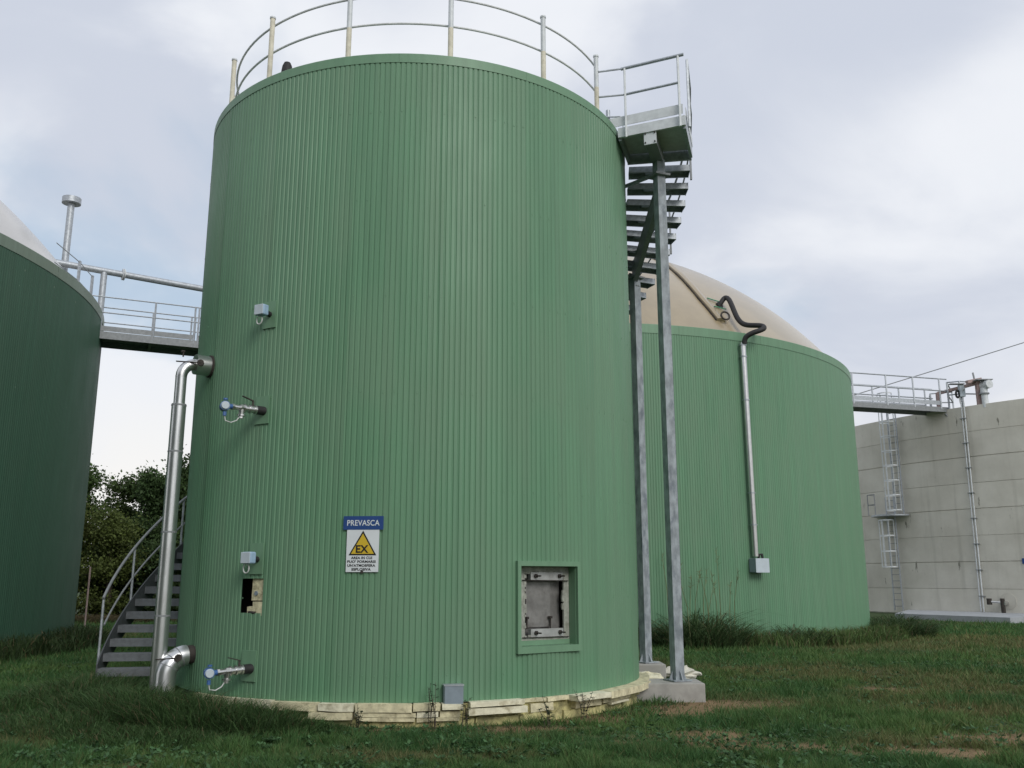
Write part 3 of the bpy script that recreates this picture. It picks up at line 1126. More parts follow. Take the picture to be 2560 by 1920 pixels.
def tread_mesh():
    b = MB()
    wd_ = .145
    b.box((RI, RO), (-wd_, wd_), (-.028, 0))
    b.box((RI, RO), (-wd_ - .006, -wd_ + .02), (-.115, -.028))
    b.box((RI, RO), (wd_ - .02, wd_ + .006), (-.115, -.028))
    b.box((RO, RO + .006), (-wd_ - .01, wd_ + .01), (-.125, .006))
    b.box((RI + .3, RO - .3), (-wd_ + .02, wd_ - .02), (-.06, -.028))
    me = bpy.data.meshes.new('tread')
    me.from_pydata(b.v, [], b.f)
    me.materials.append(M['tread_steel'])
    return me


tme = tread_mesh()


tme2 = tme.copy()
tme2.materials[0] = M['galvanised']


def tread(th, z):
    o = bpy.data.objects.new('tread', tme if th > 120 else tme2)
    col.objects.link(o)
    o.parent = ST
    o.location = (0, 0, z)
    o.rotation_euler = (0, 0, R_(th))


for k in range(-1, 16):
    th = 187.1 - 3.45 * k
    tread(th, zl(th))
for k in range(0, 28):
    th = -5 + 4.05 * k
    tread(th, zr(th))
MB().arcbox(C1, RI, RO, 108.5, 133.0, 3.68, 3.74, 8).build('landing', 'galvanised_dull', ST)


def ribbon(fz0, fz1, a0, a1, r0, r1, n):
    return MB().arcbox(C1, r0, r1, a0, a1, fz0, fz1, n)


ribbon(lambda d: max(-.1, zl(d) - .26), lambda d: max(.05, zl(d) + .19), 192.5, 133, RO + .01, RO + .03, 40).build('stringer', 'dark_steel', ST)
ribbon(lambda d: max(-.1, zl(d) - .22), lambda d: max(.05, zl(d) + .06), 192.5, 133, RI - .02, RI - .008, 40).build('stringer', 'galvanised_dull', ST)
# rails, left flight
hl = lambda th: 1.5 + .0574 * (190.8 - th)
ml = lambda th: 1.2 + .0590 * (186.7 - th)
MB().tube([pol(C1, a, RO + .045, hl(a)) for a in np.linspace(190.8, 133, 50)], .023, 10).build('handrail', 'galvanised_dull', ST, True)
MB().tube([pol(C1, a, RO + .045, ml(a)) for a in np.linspace(188.6, 133, 50)], .016, 8).build('middle_rail', 'galvanised_dull', ST, True)
for a in (190.4, 176.2, 159.8, 146):
    zb = -.1 if a > 190 else zl(a) - .1
    MB().tube([pol(C1, a, RO + .045, zb), pol(C1, a, RO + .045, hl(a))], .021, 8).build('rail_post', 'galvanised', ST, True)
# rails, right flight
MB().tube([pol(C1, a, RO + .05, min(zr(a) + 1.0, 10.3)) for a in np.linspace(-12, 108, 70)], .021, 8).build('handrail', 'galvanised_dull', ST, True)
MB().tube([pol(C1, a, RO + .05, min(zr(a) + .52, 9.8)) for a in np.linspace(-12, 108, 70)], .016, 8).build('middle_rail', 'galvanised_dull', ST, True)
for a in (-4, 14, 31, 48, 65, 82, 99):
    MB().beam(pol(C1, a, RO + .05, zr(a) - .14), pol(C1, a, RO + .05, zr(a) + 1.0), .045, .03, (1, 0, 0)).build('rail_post', 'galvanised_dull', ST)
# columns with chord stringers
CT = [(-13, .27, 8.93), (19.5, .33, 7.62), (52, 0, 6.1), (85, 0, 4.6)]
cols = []
for i, (th, zb, zt) in enumerate(CT):
    x_, y_ = pol(C1, th, 4.3, 0)[:2]
    cf = frame(C1, th - 55 if i == 0 else th - 75, 0, 0)
    cf = (V3((x_, y_, 0)), cf[1], cf[2], cf[3])
    b = MB()
    b.lbox(cf, (-.078, .078), (zb, zt), (-.078, .078))
    c_o = b.build('column', 'galvanised_mottled', ST)
    b = MB()
    b.lbox(cf, (-.16, .16), (zb, zb + .018), (-.16, .16))
    for s in (-1, 1):
        q = [L(cf, s * .089, zb + .018, -.008), L(cf, s * .155, zb + .018, -.008), L(cf, s * .089, zb + .15, -.008)]
        q2 = [k_ + cf[3] * .016 for k_ in q]
        b.add(q + q2, [(0, 2, 1), (3, 4, 5), (0, 1, 4, 3), (1, 2, 5, 4), (2, 0, 3, 5)])
        q = [L(cf, -.008, zb + .018, s * .087), L(cf, -.008, zb + .018, s * .155), L(cf, -.008, zb + .15, s * .087)]
        q2 = [k_ + cf[1] * .016 for k_ in q]
        b.add(q + q2, [(0, 2, 1), (3, 4, 5), (0, 1, 4, 3), (1, 2, 5, 4), (2, 0, 3, 5)])
    b.build('base_plate', 'galvanised_mottled', c_o)
    b = MB()
    zf = zt - (.30 if i == 0 else .03)
    b.lbox(cf, (-.14, .14), (zf - .016, zf), (-.14, .14))
    b.lbox(cf, (-.14, .14), (zf + .003, zf + .019), (-.14, .14))
    b.build('splice_plate', 'galvanised_dull', c_o)
    cols.append((x_, y_, zb, zt))
for i in range(3):
    a, b2 = cols[i], cols[i + 1]
    za = 8.36 if i == 0 else a[3] - .05
    MB().beam((a[0], a[1], za), (b2[0], b2[1], b2[3] + .05), .09, .36).build('stringer', 'galvanised_dull', ST)
q = cols[0]
MB().beam(pol(C1, -3, R1 - .03, 8.78), (q[0], q[1] - .02, 8.68), .05, .05).build('wall_strut', 'galvanised', ST)
# platform
PA, PB = -23.5, -9.5
MB().arcbox(C1, RI - .02, RO - .03, PA + .6, PB - .6, 9.19, 9.235, 4).build('platform_deck', 'light_steel', ST)
e0, e1 = pol(C1, PA, RI - .02, 9.16), pol(C1, PA, RO + .05, 9.16)
MB().beam(e0, e1, .05, .17).build('edge_beam', 'light_steel', ST)
e2, e3 = pol(C1, PB, RI - .02, 9.13), pol(C1, PB, RO + .03, 9.13)
MB().beam(e2, e3, .05, .22).build('edge_beam', 'galvanised', ST)
MB().beam(pol(C1, PA + .5, RO + .02, 9.14), pol(C1, PB - .5, RO + .02, 9.14), .05, .2).build('edge_beam', 'galvanised', ST)
MB().beam(pol(C1, PA + .5, RI, 9.14), pol(C1, PB - .5, RI, 9.14), .05, .2).build('edge_beam', 'galvanised', ST)
MB().beam(pol(C1, PA - .3, RI - .15, 9.365), pol(C1, PA - .3, RO + .02, 9.365), .012, .17).build('toe_board', 'light_steel', ST)
MB().beam(pol(C1, PA + .6, RO + .05, 9.34), pol(C1, PB, RO + .05, 9.34), .012, .16).build('toe_board', 'light_steel', ST)
b = MB().beam(pol(C1, PA + .5, 4.29, 8.98), pol(C1, -11, 4.3, 8.98), .19, .19)
arm = b.build('bracket_arm', 'galvanised_dull', ST)
b = MB()
ef_ = frame(C1, PA + .2, 8.98, 4.29)
b.lbox((ef_[0], ef_[3], ef_[2], -ef_[1]), (-.105, .105), (-.12, .105), (0, .016))
pe = b.build('end_plate', 'light_steel', ST)
for s in (-1, 1):
    for v in (-.085, .075):
        c_ = L((ef_[0], ef_[3], ef_[2], -ef_[1]), s * .08, v, .014)
        MB().tube([c_, c_ - ef_[1] * .02], .014, 6).build('bolt', 'rust_dark', pe)
for (r_, zt, w_) in ((3.9, 10.3, .06), (4.82, 10.3, .06)):
    MB().beam(pol(C1, PA - .9, r_, 9.03), pol(C1, PA - .9, r_, zt), w_, .03, (1, 0, 0)).build('platform_post', 'light_steel', ST)
MB().beam(pol(C1, PA + 1.6, RO + .09, 9.1), pol(C1, PA + 1.6, RO + .09, 10.33), .05, .035, (1, 0, 0)).build('platform_post', 'galvanised', ST)
MB().tube([pol(C1, PA - .9, 3.84, 10.31), pol(C1, PA - .9, 4.92, 10.31)], .028, 10).build('handrail', 'galvanised', ST, True)
MB().tube([pol(C1, PA - .9, 3.9, 9.82), pol(C1, PA - .9, 4.82, 9.82)], .022, 10).build('middle_rail', 'galvanised', ST, True)
MB().tube([pol(C1, -28.5, PR + .04, 10.2), pol(C1, PA - .9, 3.88, 10.31)], .017, 8).build('handrail', 'galvanised', ST, True)
MB().tube([pol(C1, -28.5, PR + .04, 9.73), pol(C1, PA - .9, 3.88, 9.82)], .017, 8).build('middle_rail', 'galvanised', ST, True)
MB().tube([pol(C1, PA + 1.6, RO + .09, 10.33), pol(C1, -12, RO + .05, 10.3)], .021, 8).build('handrail', 'galvanised', ST, True)
MB().tube([pol(C1, PA + 1.6, RO + .09, 9.82), pol(C1, -12, RO + .05, 9.8)], .016, 8).build('middle_rail', 'galvanised', ST, True)
# small post with hooked rod by the platform
MB().tube([pol(C1, -8, 3.42, 9.2), pol(C1, -8, 3.42, 10.15)], .04, 10).build('gate_post', 'galvanised', ST, True)
h0 = V3(pol(C1, -9, 3.40, 9.3))
MB().tube([h0 + V3((-.07, 0, 0)), h0 + V3((-.07, 0, .66)), h0 + V3((-.05, 0, .69)), h0 + V3((.24, 0, .70)), h0 + V3((.27, 0, .67)), h0 + V3((.33, 0, .26))], .015, 8).build('hooked_rod', 'galvanised', ST, True)

ped = MB().box((1.72, 2.90), (14.22, 14.92), (-.2, .265))
po = ped.build('concrete_footing', 'pedestal_concrete')
tag(po, 'pale concrete footing under the nearer stair column', 'footing')
bv = po.modifiers.new('bevel', 'BEVEL')
bv.width = .012
bv.segments = 2
qx, qy = cols[1][0], cols[1][1]
po = MB().box((qx - .4, qx + .3), (qy - .35, qy + .35), (-.2, .325)).build('concrete_footing', 'pedestal_concrete')
tag(po, 'smaller concrete footing under the stair column half hidden behind the tall tank', 'footing')
bv = po.modifiers.new('bevel', 'BEVEL')
bv.width = .012


def rock(name, label, c, s, mat, cat='stone'):
    b = MB()
    n = 9
    vs_, fs = [], []
    for i in range(n + 1):
        for k in range(12):
            ph, a = math.pi * i / n, 2 * math.pi * k / 12
            rr_ = 1 + random.uniform(-.22, .22)
            vs_.append((c[0] + s[0] * rr_ * math.sin(ph) * math.cos(a), c[1] + s[1] * rr_ * math.sin(ph) * math.sin(a), c[2] + s[2] * rr_ * math.cos(ph)))
    for i in range(n):
        for k in range(12):
            fs.append((i * 12 + k, (i + 1) * 12 + k, (i + 1) * 12 + (k + 1) % 12, i * 12 + (k + 1) % 12))
    b.add(vs_, fs)
    return tag(b.build(name, mat), label, cat)


rock('rubble_stone', 'white broken lump lying right of the hidden footing', (3.02, 16.9, .14), (.34, .22, .13), 'stone_white')
rock('rubble_stone', 'pale yellow lump tucked between tall tank and the two footings', (2.22, 15.7, .16), (.34, .28, .12), 'foam_pale')

# ================================================================== digester with beige dome on the right
T2 = thing('domed_digester', (C2[0], C2[1], 0), 'wide green corrugated digester with beige dome behind the tall tank', 'tank')
clad(T2, R2, 17, 52, 0.08, ZT2 - .22)
flashing(T2, C2, R2 + .012, ZT2 - .27, ZT2, .3, 24, 8)
MB().lathe(C2, [(R2 - .3, -.3), (R2 - .3, ZT2 - .1)], 96).build('core_wall', 'black_hole', T2)
RD2, HD2 = 10.8, 5.6
RHO2 = (RD2 ** 2 + HD2 ** 2) / (2 * HD2)
ZC2 = 8.9 + HD2 - RHO2


def cap_prof(rd, h, z0, n=28):
    rho = (rd * rd + h * h) / (2 * h)
    zc = z0 + h - rho
    a1 = math.asin(rd / rho)
    return [(rho * math.sin(a1 * i / n), zc + rho * math.cos(a1 * i / n)) for i in range(n + 1)]


dome2 = MB().lathe(C2, cap_prof(RD2, HD2, 8.9), 128).build('dome', 'membrane', T2, True)
# seam flap on the dome
FL = [(5.25, 29.27, 12.23), (5.46, 28.39, 11.58), (5.66, 27.68, 10.95), (5.86, 27.09, 10.33), (6.04, 26.76, 9.91), (6.22, 26.44, 9.47)]
FR = [(5.60, 29.35, 12.15), (5.80, 28.55, 11.56), (5.98, 27.85, 10.95), (6.15, 27.25, 10.33), (6.33, 26.9, 9.90), (6.52, 26.58, 9.45)]
top0 = [(3.6, 33.5), (4.4, 31.8), (4.95, 30.4)]


def on_dome(x_, y_, lift):
    d2 = (x_ - C2[0]) ** 2 + (y_ - C2[1]) ** 2
    z_ = ZC2 + math.sqrt(max(RHO2 ** 2 - d2, 0))
    n_ = V3((x_ - C2[0], y_ - C2[1], z_ - ZC2)) / RHO2
    return V3((x_, y_, z_)) + n_ * lift


Lp = [(a, b_) for (a, b_) in top0] + [(q[0], q[1]) for q in FL]
Rp = [(a + .36, b_ + .12) for (a, b_) in top0] + [(q[0], q[1]) for q in FR]
b = MB()
rows = []
for (l_, r_) in zip(Lp, Rp):
    row = []
    for f, lift in ((0, -.01), (0, .09), (.25, .13), (.6, .10), (1.0, .015), (1.02, -.01)):
        row.append(on_dome(l_[0] + (r_[0] - l_[0]) * f, l_[1] + (r_[1] - l_[1]) * f, lift))
    rows.append(row)
vs_ = [q for r_ in rows for q in r_]
fs = []
for i in range(len(rows) - 1):
    for k in range(5):
        fs.append((i * 6 + k, i * 6 + k + 1, (i + 1) * 6 + k + 1, (i + 1) * 6 + k))
fs.append(tuple(range((len(rows) - 1) * 6, len(rows) * 6)))
b.add(vs_, fs)
b.build('seam_flap', 'membrane', dome2, True)
pts = [on_dome(q[0] - .02, q[1], .02) for q in Lp]  # dark line laid along the flap's left edge to draw its shadow
MB().tube(pts, .022, 6).build('flap_shadow_line', 'rust_dark', dome2, True)
oc = on_dome(6.44, 26.60, .16)
pts = [oc + V3((.12 * math.cos(a), -.02, .15 * math.sin(a) + .0)) + V3((0, .10 * math.sin(a), 0)) for a in np.linspace(0, 2 * math.pi, 25)]
MB().tube(pts, .028, 8, False).build('port_ring', 'rust_dark', dome2, True)
for (p_, q_) in (((6.15, 27.36), (6.63, 27.46)), ((6.29, 27.05), (6.68, 27.17))):
    MB().beam(on_dome(p_[0], p_[1], .03), on_dome(q_[0], q_[1], .05), .05, .015).build('strap', 'strap_green', dome2)

hose = thing('black_hose', (6.9, 26.2, 8.6), 'thick black hose running from the beige dome over the rim', 'hose')
HP = [(6.50, 27.30, 10.18), (6.58, 27.28, 10.3), (6.72, 27.36, 10.5), (6.80, 27.2, 10.42), (6.82, 26.95, 10.15), (6.84, 26.7, 9.82), (6.87, 26.5, 9.55), (6.95, 26.35, 9.36), (7.06, 26.2, 9.26), (7.2, 26.05, 9.21), (7.38, 25.95, 9.18),
      (7.47, 25.86, 9.12), (7.44, 25.72, 9.02), (7.28, 25.66, 8.94), (7.08, 25.68, 8.88), (6.92, 25.74, 8.80), (6.86, 25.78, 8.70), (6.85, 25.8, 8.58)]


def smooth_path(pts, k=3):
    pts = [V3(q) for q in pts]
    for _ in range(k):
        out = [pts[0]]
        for a, b_ in zip(pts[:-1], pts[1:]):
            out += [a * .75 + b_ * .25, a * .25 + b_ * .75]
        out.append(pts[-1])
        pts = out
    return pts


MB().tube(smooth_path(HP, 2), .078, 12).build('hose_body', 'dark_rubber', hose, True)
MB().tube([(6.42, 27.42, 10.14), (6.55, 27.25, 10.22)], .125, 12).build('hose_cuff', 'dark_rubber', hose, True)

dp_ = thing('down_pipe', tuple(pol(C2, 295.75, R2 + .12, 2.4)), 'thin shiny down pipe on the domed digester below the black hose', 'pipe')
MB().tube([pol(C2, 295.72, R2 + .13, 8.62), pol(C2, 295.9, R2 + .13, 2.42)], .085, 14).build('pipe_body', 'stainless', dp_, True)
for zc in (8.55, 8.2, 6.9, 4.2, 3.3):
    MB().tube([pol(C2, 295.73 + (8.6 - zc) * .029, R2 + .13, zc - .02), pol(C2, 295.73 + (8.6 - zc) * .029, R2 + .13, zc + .02)], .105, 14).build('pipe_clamp', 'galvanised', dp_, True)
xf = frame(C2, 296.35, 0, R2)
xb = thing('control_box', tuple(L(xf, 0, 2.0, 0)), 'grey control box at the lower end of the thin down pipe', 'box')
b = MB().lbox(xf, (-.24, .22), (1.98, 2.36), (.02, .30))
ob = b.build('housing', 'grey_box', xb)
bv = ob.modifiers.new('bevel', 'BEVEL')
bv.width = .008
MB().lbox(xf, (-.25, .23), (1.975, 2.365), (.302, .318)).build('lid', 'pale_grey_plastic', xb)
MB().tube([L(xf, .0, 2.36, .16), L(xf, .02, 2.47, .16), L(xf, .12, 2.48, .16), L(xf, .14, 2.36, .16)], .035, 8).build('fitting', 'dark_rubber', xb, True)
for (a, w_) in ((291, 3), (294.6, 2.2), (296.8, 1.6), (286, 3.5)):
    b = MB().arcbox(C2, R2 - .1, R2 + .12, a, a + w_, -.25, .06, 8)
    b.jitter(.02)
    b.build('foam_board', 'foam_pale', T2)

# ================================================================== large digester on the left
T4 = thing('domed_digester', (C4[0], C4[1], 0), 'large shaded green digester with whitish dome cut off by the left edge', 'tank')
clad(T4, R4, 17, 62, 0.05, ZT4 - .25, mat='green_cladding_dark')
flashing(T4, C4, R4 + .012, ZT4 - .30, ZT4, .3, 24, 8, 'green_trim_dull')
MB().lathe(C4, [(R4 - .3, -.3), (R4 - .3, ZT4 - .1)], 96).build('core_wall', 'black_hole', T4)
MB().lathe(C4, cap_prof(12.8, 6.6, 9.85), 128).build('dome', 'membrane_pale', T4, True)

# unseen third digester, added behind the viewpoint to shade the left of the yard
C5, R5, ZT5 = (-15.5, -8.0), 11.5, 9.9
T5 = thing('domed_digester', (C5[0], C5[1], 0), 'unseen green corrugated tank added behind the viewpoint on the left for shade', 'tank')
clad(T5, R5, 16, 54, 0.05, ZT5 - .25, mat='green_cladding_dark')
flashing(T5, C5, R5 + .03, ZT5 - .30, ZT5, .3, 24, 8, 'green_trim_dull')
MB().lathe(C5, [(R5 - .3, -.3), (R5 - .3, ZT5 - .1)], 72).build('core_wall', 'black_hole', T5)
MB().lathe(C5, cap_prof(11.3, 5.8, 9.82), 72).build('dome', 'membrane_pale', T5, True)

# bridge between the two digesters
BA = V3((-12.85, 26.93, 0))
bd = V3((.91, .415, 0))
bd /= np.linalg.norm(bd)
bn = V3((-bd[1], bd[0], 0))
BL, BW, BZ = 6.9, 1.2, 9.28
BF = (BA, bd, bn, V3((0, 0, 1)))


def bridge_pt(s, w_, z_):
    return BA + bd * s + bn * w_ + V3((0, 0, z_))


BR = thing('bridge_walkway', tuple(bridge_pt(BL / 2, BW / 2, BZ - .2)), 'galvanised footbridge with railings from the left digester behind the tall tank', 'walkway')
MB().lbox(BF, (.0, BL), (.03, BW - .03), (BZ - .05, BZ)).build('deck', 'galvanised_dull', BR)
for w_ in (0, BW):
    MB().lbox(BF, (0, BL), (w_ - .03, w_ + .03), (BZ - .22, BZ + .01)).build('side_beam', 'galvanised_dull', BR)
for s in (1.6, 3.4, 5.2):
    MB().lbox(BF, (s - .04, s + .04), (.03, BW - .03), (BZ - .2, BZ - .055)).build('cross_beam', 'galvanised_dull', BR)
for w_ in (-.01, BW + .01):
    MB().lbox(BF, (.05, 1.64), (w_ - .006, w_ + .006), (BZ + .03, BZ + .19)).build('toe_board', 'galvanised_dull', BR)
    MB().lbox(BF, (1.68, 2.84), (w_ - .006, w_ + .006), (BZ + .03, BZ + .19)).build('toe_board', 'galvanised_dull', BR)
    MB().lbox(BF, (3.0, BL), (w_ - .006, w_ + .006), (BZ + .03, BZ + .19)).build('toe_board', 'galvanised_dull', BR)
    for s in (.12, 1.66, 2.86, 2.98, 4.6, 6.8):
        MB().beam(bridge_pt(s, w_, BZ - .1), bridge_pt(s, w_, BZ + 1.12), .045, .045, (1, 0, 0)).build('rail_post', 'galvanised', BR)
    for zc in (1.12, .62):
        MB().tube([bridge_pt(-.25 if w_ < .5 else -.6, w_, BZ + zc), bridge_pt(BL, w_, BZ + zc)], .021, 8).build('rail', 'galvanised', BR, True)

# railing posts on the left digester rim
rp = thing('rim_railing', pol(C4, 19, R4 - .1, ZT4 - .1), 'short galvanised railing on the left digester rim beside the bridge', 'railing')
P4 = [pol(C4, 12.5, R4 - .12, 0)[:2], pol(C4, 6.8, R4 - .12, 0)[:2]]
for (x_, y_) in P4:
    MB().beam((x_, y_, ZT4 - .1), (x_, y_, ZT4 + .70), .09, .05, (1, 0, 0)).build('rail_post', 'galvanised', rp)
for zc in (.66, .12):
    MB().tube([(P4[0][0], P4[0][1], ZT4 + zc), (P4[1][0], P4[1][1], ZT4 + zc), (*pol(C4, 0, R4 - .12, 0)[:2], ZT4 + zc)], .013, 6).build('rail', 'galvanised', rp, True)

# gas main over the bridge
GP = thing('gas_main', (-12.9, 27.9, 9.3), 'grey horizontal gas pipe on a round post above the bridge', 'pipe')
g0_, g1_ = V3((-15.0, 26.4, 11.5)), V3((-7.2, 31.95, 11.5))
MB().tube([g0_, g1_], .105, 14).build('pipe_body', 'galvanised', GP, True)
fl = V3((-12.67, 28.06, 11.5))
gd = (g1_ - g0_) / np.linalg.norm(g1_ - g0_)
for s in (-.035, .012):
    MB().tube([fl + gd * s, fl + gd * (s + .025)], .19, 14).build('flange', 'light_steel', GP, True)
pp = g0_ + gd * 2.28
MB().tube([(pp[0], pp[1], 8.9), (pp[0], pp[1], 11.45)], .10, 14).build('support_post', 'galvanised', GP, True)
pp = g0_ + gd * 7.6
MB().tube([(pp[0], pp[1], 8.5), (pp[0], pp[1], 11.45)], .10, 14).build('support_post', 'galvanised', GP, True)

ch = thing('vent_stack', (-14.25, 27.35, 10.0), 'grey vent stack with round flat cap behind the left dome', 'chimney')
MB().tube([(-14.25, 27.35, 9.6), (-14.25, 27.35, 13.65)], .105, 16).build('stack_pipe', 'galvanised', ch, True)
MB().lathe((-14.25, 27.35), [(0, 13.66), (.285, 13.66), (.285, 13.85), (0, 13.88)], 28).build('stack_cap', 'galvanised', ch, True)

# ================================================================== concrete store on the right
T3 = thing('concrete_store', (C3[0], C3[1], 0), 'big round bare concrete storage tank on the right', 'tank')
NL = 8
zs = np.linspace(-.15, ZT3, NL + 1)
for i in range(NL):
    a, b_ = zs[i], zs[i + 1]
    dr = random.uniform(-.006, .006)
    g_ = .04 if i % 2 == 0 else .012
    MB().lathe(C3, [(R3 - .25, a), (R3 - g_ * 1.2, a), (R3 - g_ * 1.2, a + g_ * .5), (R3 + dr, a + g_), (R3 + dr, b_ - g_ * .4), (R3 - g_, b_), (R3 - .25, b_)], 220).build('wall_lift', 'wall_concrete', T3)
pad = MB()
zp = .06
pq = [(20.0, 48.7), (23.15, 43.3), (27.5, 48.3), (31, 44.5), (33.5, 47), (28.6, 48.2), (23.0, 53.2)]
pq = [(19.75, 48.1), (22.95, 43.0), (29.0, 46.5), (31.5, 46.5), (27.0, 50.5), (22.9, 53.8)]
k = len(pq)
pad.add([(a, b_, zp) for a, b_ in pq] + [(a, b_, -.5) for a, b_ in pq], [tuple(range(k))] + [(i, i + k, (i + 1) % k + k, (i + 1) % k) for i in range(k)])
po = pad.build('concrete_pad', 'pad_concrete')
tag(po, 'grey concrete slab at the foot of the concrete store', 'slab')

twin = thing('wall_conduit', pol(C3, 216.8, R3 + .05, 0), 'pair of thin white pipes running down the concrete store wall', 'pipe')
for s in (-.075, .075):
    a_ = math.degrees(s / R3)
    MB().tube([pol(C3, 216.93 + a_, R3 + .07, ZT3 + .25), pol(C3, 216.68 + a_, R3 + .07, .08)], .037, 10).build('pipe_body', 'light_steel', twin, True)
for zc in np.linspace(.9, 10.6, 8):
    fr = frame(C3, 216.8, zc, R3)
    MB().lbox(fr, (-.17, .17), (-.02, .02), (.0, .13)).build('pipe_clamp', 'galvanised_dull', twin)
fr = frame(C3, 216.93, ZT3, R3)
MB().tube(smooth_path([L(fr, -.12, .2, .07), L(fr, -.18, .6, .02), L(fr, 0, .95, -.05), L(fr, .15, 1.1, -.15)], 2), .03, 6).build('cable', 'white_cable', twin, True)


def lad(root, th, z0_, z1_, w_):
    fr = frame(C3, th, 0, R3)
    for s in (-1, 1):
        MB().lbox(fr, (s * w_ - .03, s * w_ + .03), (z0_, z1_), (.18, .24)).build('stile', 'galvanised', root)
    z_ = z0_ + .25
    while z_ < z1_:
        MB().tube([L(fr, -w_, z_, .21), L(fr, w_, z_, .21)], .02, 6).build('rung', 'galvanised_dull', root)
        z_ += .36
    return fr


def cage(root, fr, z0_, z1_, n, rad):
    for zc in np.linspace(z0_, z1_, n):
        pts = [L(fr, rad * math.sin(a), zc, .24 + rad * (1 - math.cos(a)) if False else .24 + rad * 1.0 + rad * -math.cos(a)) for a in np.linspace(-math.pi * .88, math.pi * .88, 17)]
        pts = [L(fr, rad * math.sin(a), zc, .24 + rad * (1 + math.cos(a)) * .95) for a in np.linspace(-2.7, 2.7, 17)]
        b_ = MB()
        for p_, q_ in zip(pts[:-1], pts[1:]):
            b_.beam(p_, q_, .012, .07)
        b_.build('cage_hoop', 'light_steel', root)
    for a in (-1.9, -.95, 0, .95, 1.9):
        p_ = L(fr, rad * math.sin(a), 0, .24 + rad * (1 + math.cos(a)) * .95)
        MB().beam(p_ + V3((0, 0, z0_)), p_ + V3((0, 0, z1_)), .06, .014, fr[3]).build('cage_bar', 'light_steel', root)


LU = thing('caged_ladder', pol(C3, 207.3, R3, 5.55), 'upper caged ladder on the concrete store under the bridge', 'ladder')
f_ = lad(LU, 207.3, 5.55, ZT3 + 1.2, .3)
cage(LU, f_, 5.75, ZT3 + 1.45, 9, .42)
LL = thing('caged_ladder', pol(C3, 205.9, R3, 0), 'lower ladder with short cage below the half round rest platform', 'ladder')
f_ = lad(LL, 205.9, 0.0, 6.6, .3)
cage(LL, f_, 2.5, 5.2, 4, .42)
RP = thing('rest_platform', pol(C3, 206.2, R3, 5.5), 'half round rest platform between the two ladders on the concrete store', 'platform')
fr = frame(C3, 205.9, 5.52, R3)
vs_ = [L(fr, -1.3, 0, .02), L(fr, 1.15, 0, .02)] + [L(fr, 1.15 * math.cos(a) - .05, 0, .2 + .95 * math.sin(a)) for a in np.linspace(.15, 3.0, 12)]
k = len(vs_)
MB().add(vs_ + [q - V3((0, 0, .09)) for q in vs_], [tuple(range(k)), tuple(reversed(range(k, 2 * k)))] + [(i, (i + 1) % k, (i + 1) % k + k, i + k) for i in range(k)]).build('deck', 'galvanised', RP)
for s in (-1.2, -.55):
    MB().beam(L(fr, s, 0, .95 + s * .2), L(fr, s, 1.25, .95 + s * .2), .05, .05, (1, 0, 0)).build('rail_post', 'galvanised_dull', RP)
for zc in (.65, 1.25):
    MB().tube([L(fr, -1.25, zc, .1), L(fr, -1.2, zc, .71), L(fr, -.55, zc, .84)], .025, 6).build('rail', 'galvanised_dull', RP)

# bridge to the concrete store
KA, KB = V3((11.8, 47.1, 0)), V3((25.0, 50.85, 0))
kd = (KB - KA)
KL = np.linalg.norm(kd)
kd /= KL
kn = V3((-kd[1], kd[0], 0))
KF = (KA, kd, kn, V3((0, 0, 1)))
KZ = ZT3 + .12
KR = thing('bridge_walkway', tuple(KA + kd * KL * .6 + V3((0, 0, KZ - .3))), 'galvanised footbridge reaching the rim of the concrete store', 'walkway')
MB().lbox(KF, (0, KL), (.03, 1.17), (KZ - .06, KZ)).build('deck', 'galvanised_dull', KR)
for w_ in (0, 1.2):
    MB().lbox(KF, (0, KL), (w_ - .03, w_ + .03), (KZ - .28, KZ - .0)).build('side_beam', 'galvanised_dull', KR)
MB().lbox(KF, (.3, .5), (.3, .5), (-.3, KZ - .35)).build('support_column', 'galvanised_dull', KR)
MB().lbox(KF, (.3, .5), (.7, .9), (-.3, KZ - .35)).build('support_column', 'galvanised_dull', KR)
fr = KF
MB().beam(KA + kd * (KL - .3) + V3((0, 0, KZ - .38)), KA + kd * (KL + .1) + kn * .0 + V3((0, 0, KZ - .8)), .08, .08).build('brace', 'galvanised_dull', KR)
for w_ in (-.01, 1.21):
    MB().lbox(KF, (0, KL - .5), (w_ - .008, w_ + .008), (KZ + .12, KZ + .36)).build('toe_board', 'galvanised', KR)
    for s in (1.2, 3.2, 5.2, 7.4, 9.6, 11.4, 13.2):
        MB().beam(KA + kd * s + kn * w_ + V3((0, 0, KZ - .1)), KA + kd * s + kn * w_ + V3((0, 0, KZ + 1.65 if w_ < 1 else KZ + 1.3)), .085, .06, (1, 0, 0)).build('rail_post', 'galvanised', KR)
    for zc in ((1.65, .95) if w_ < 1 else (1.3, .75)):
        MB().tube([KA + kn * w_ + V3((0, 0, KZ + zc)), KB + kn * w_ + V3((0, 0, KZ + zc))], .04, 8).build('rail', 'galvanised', KR, True)

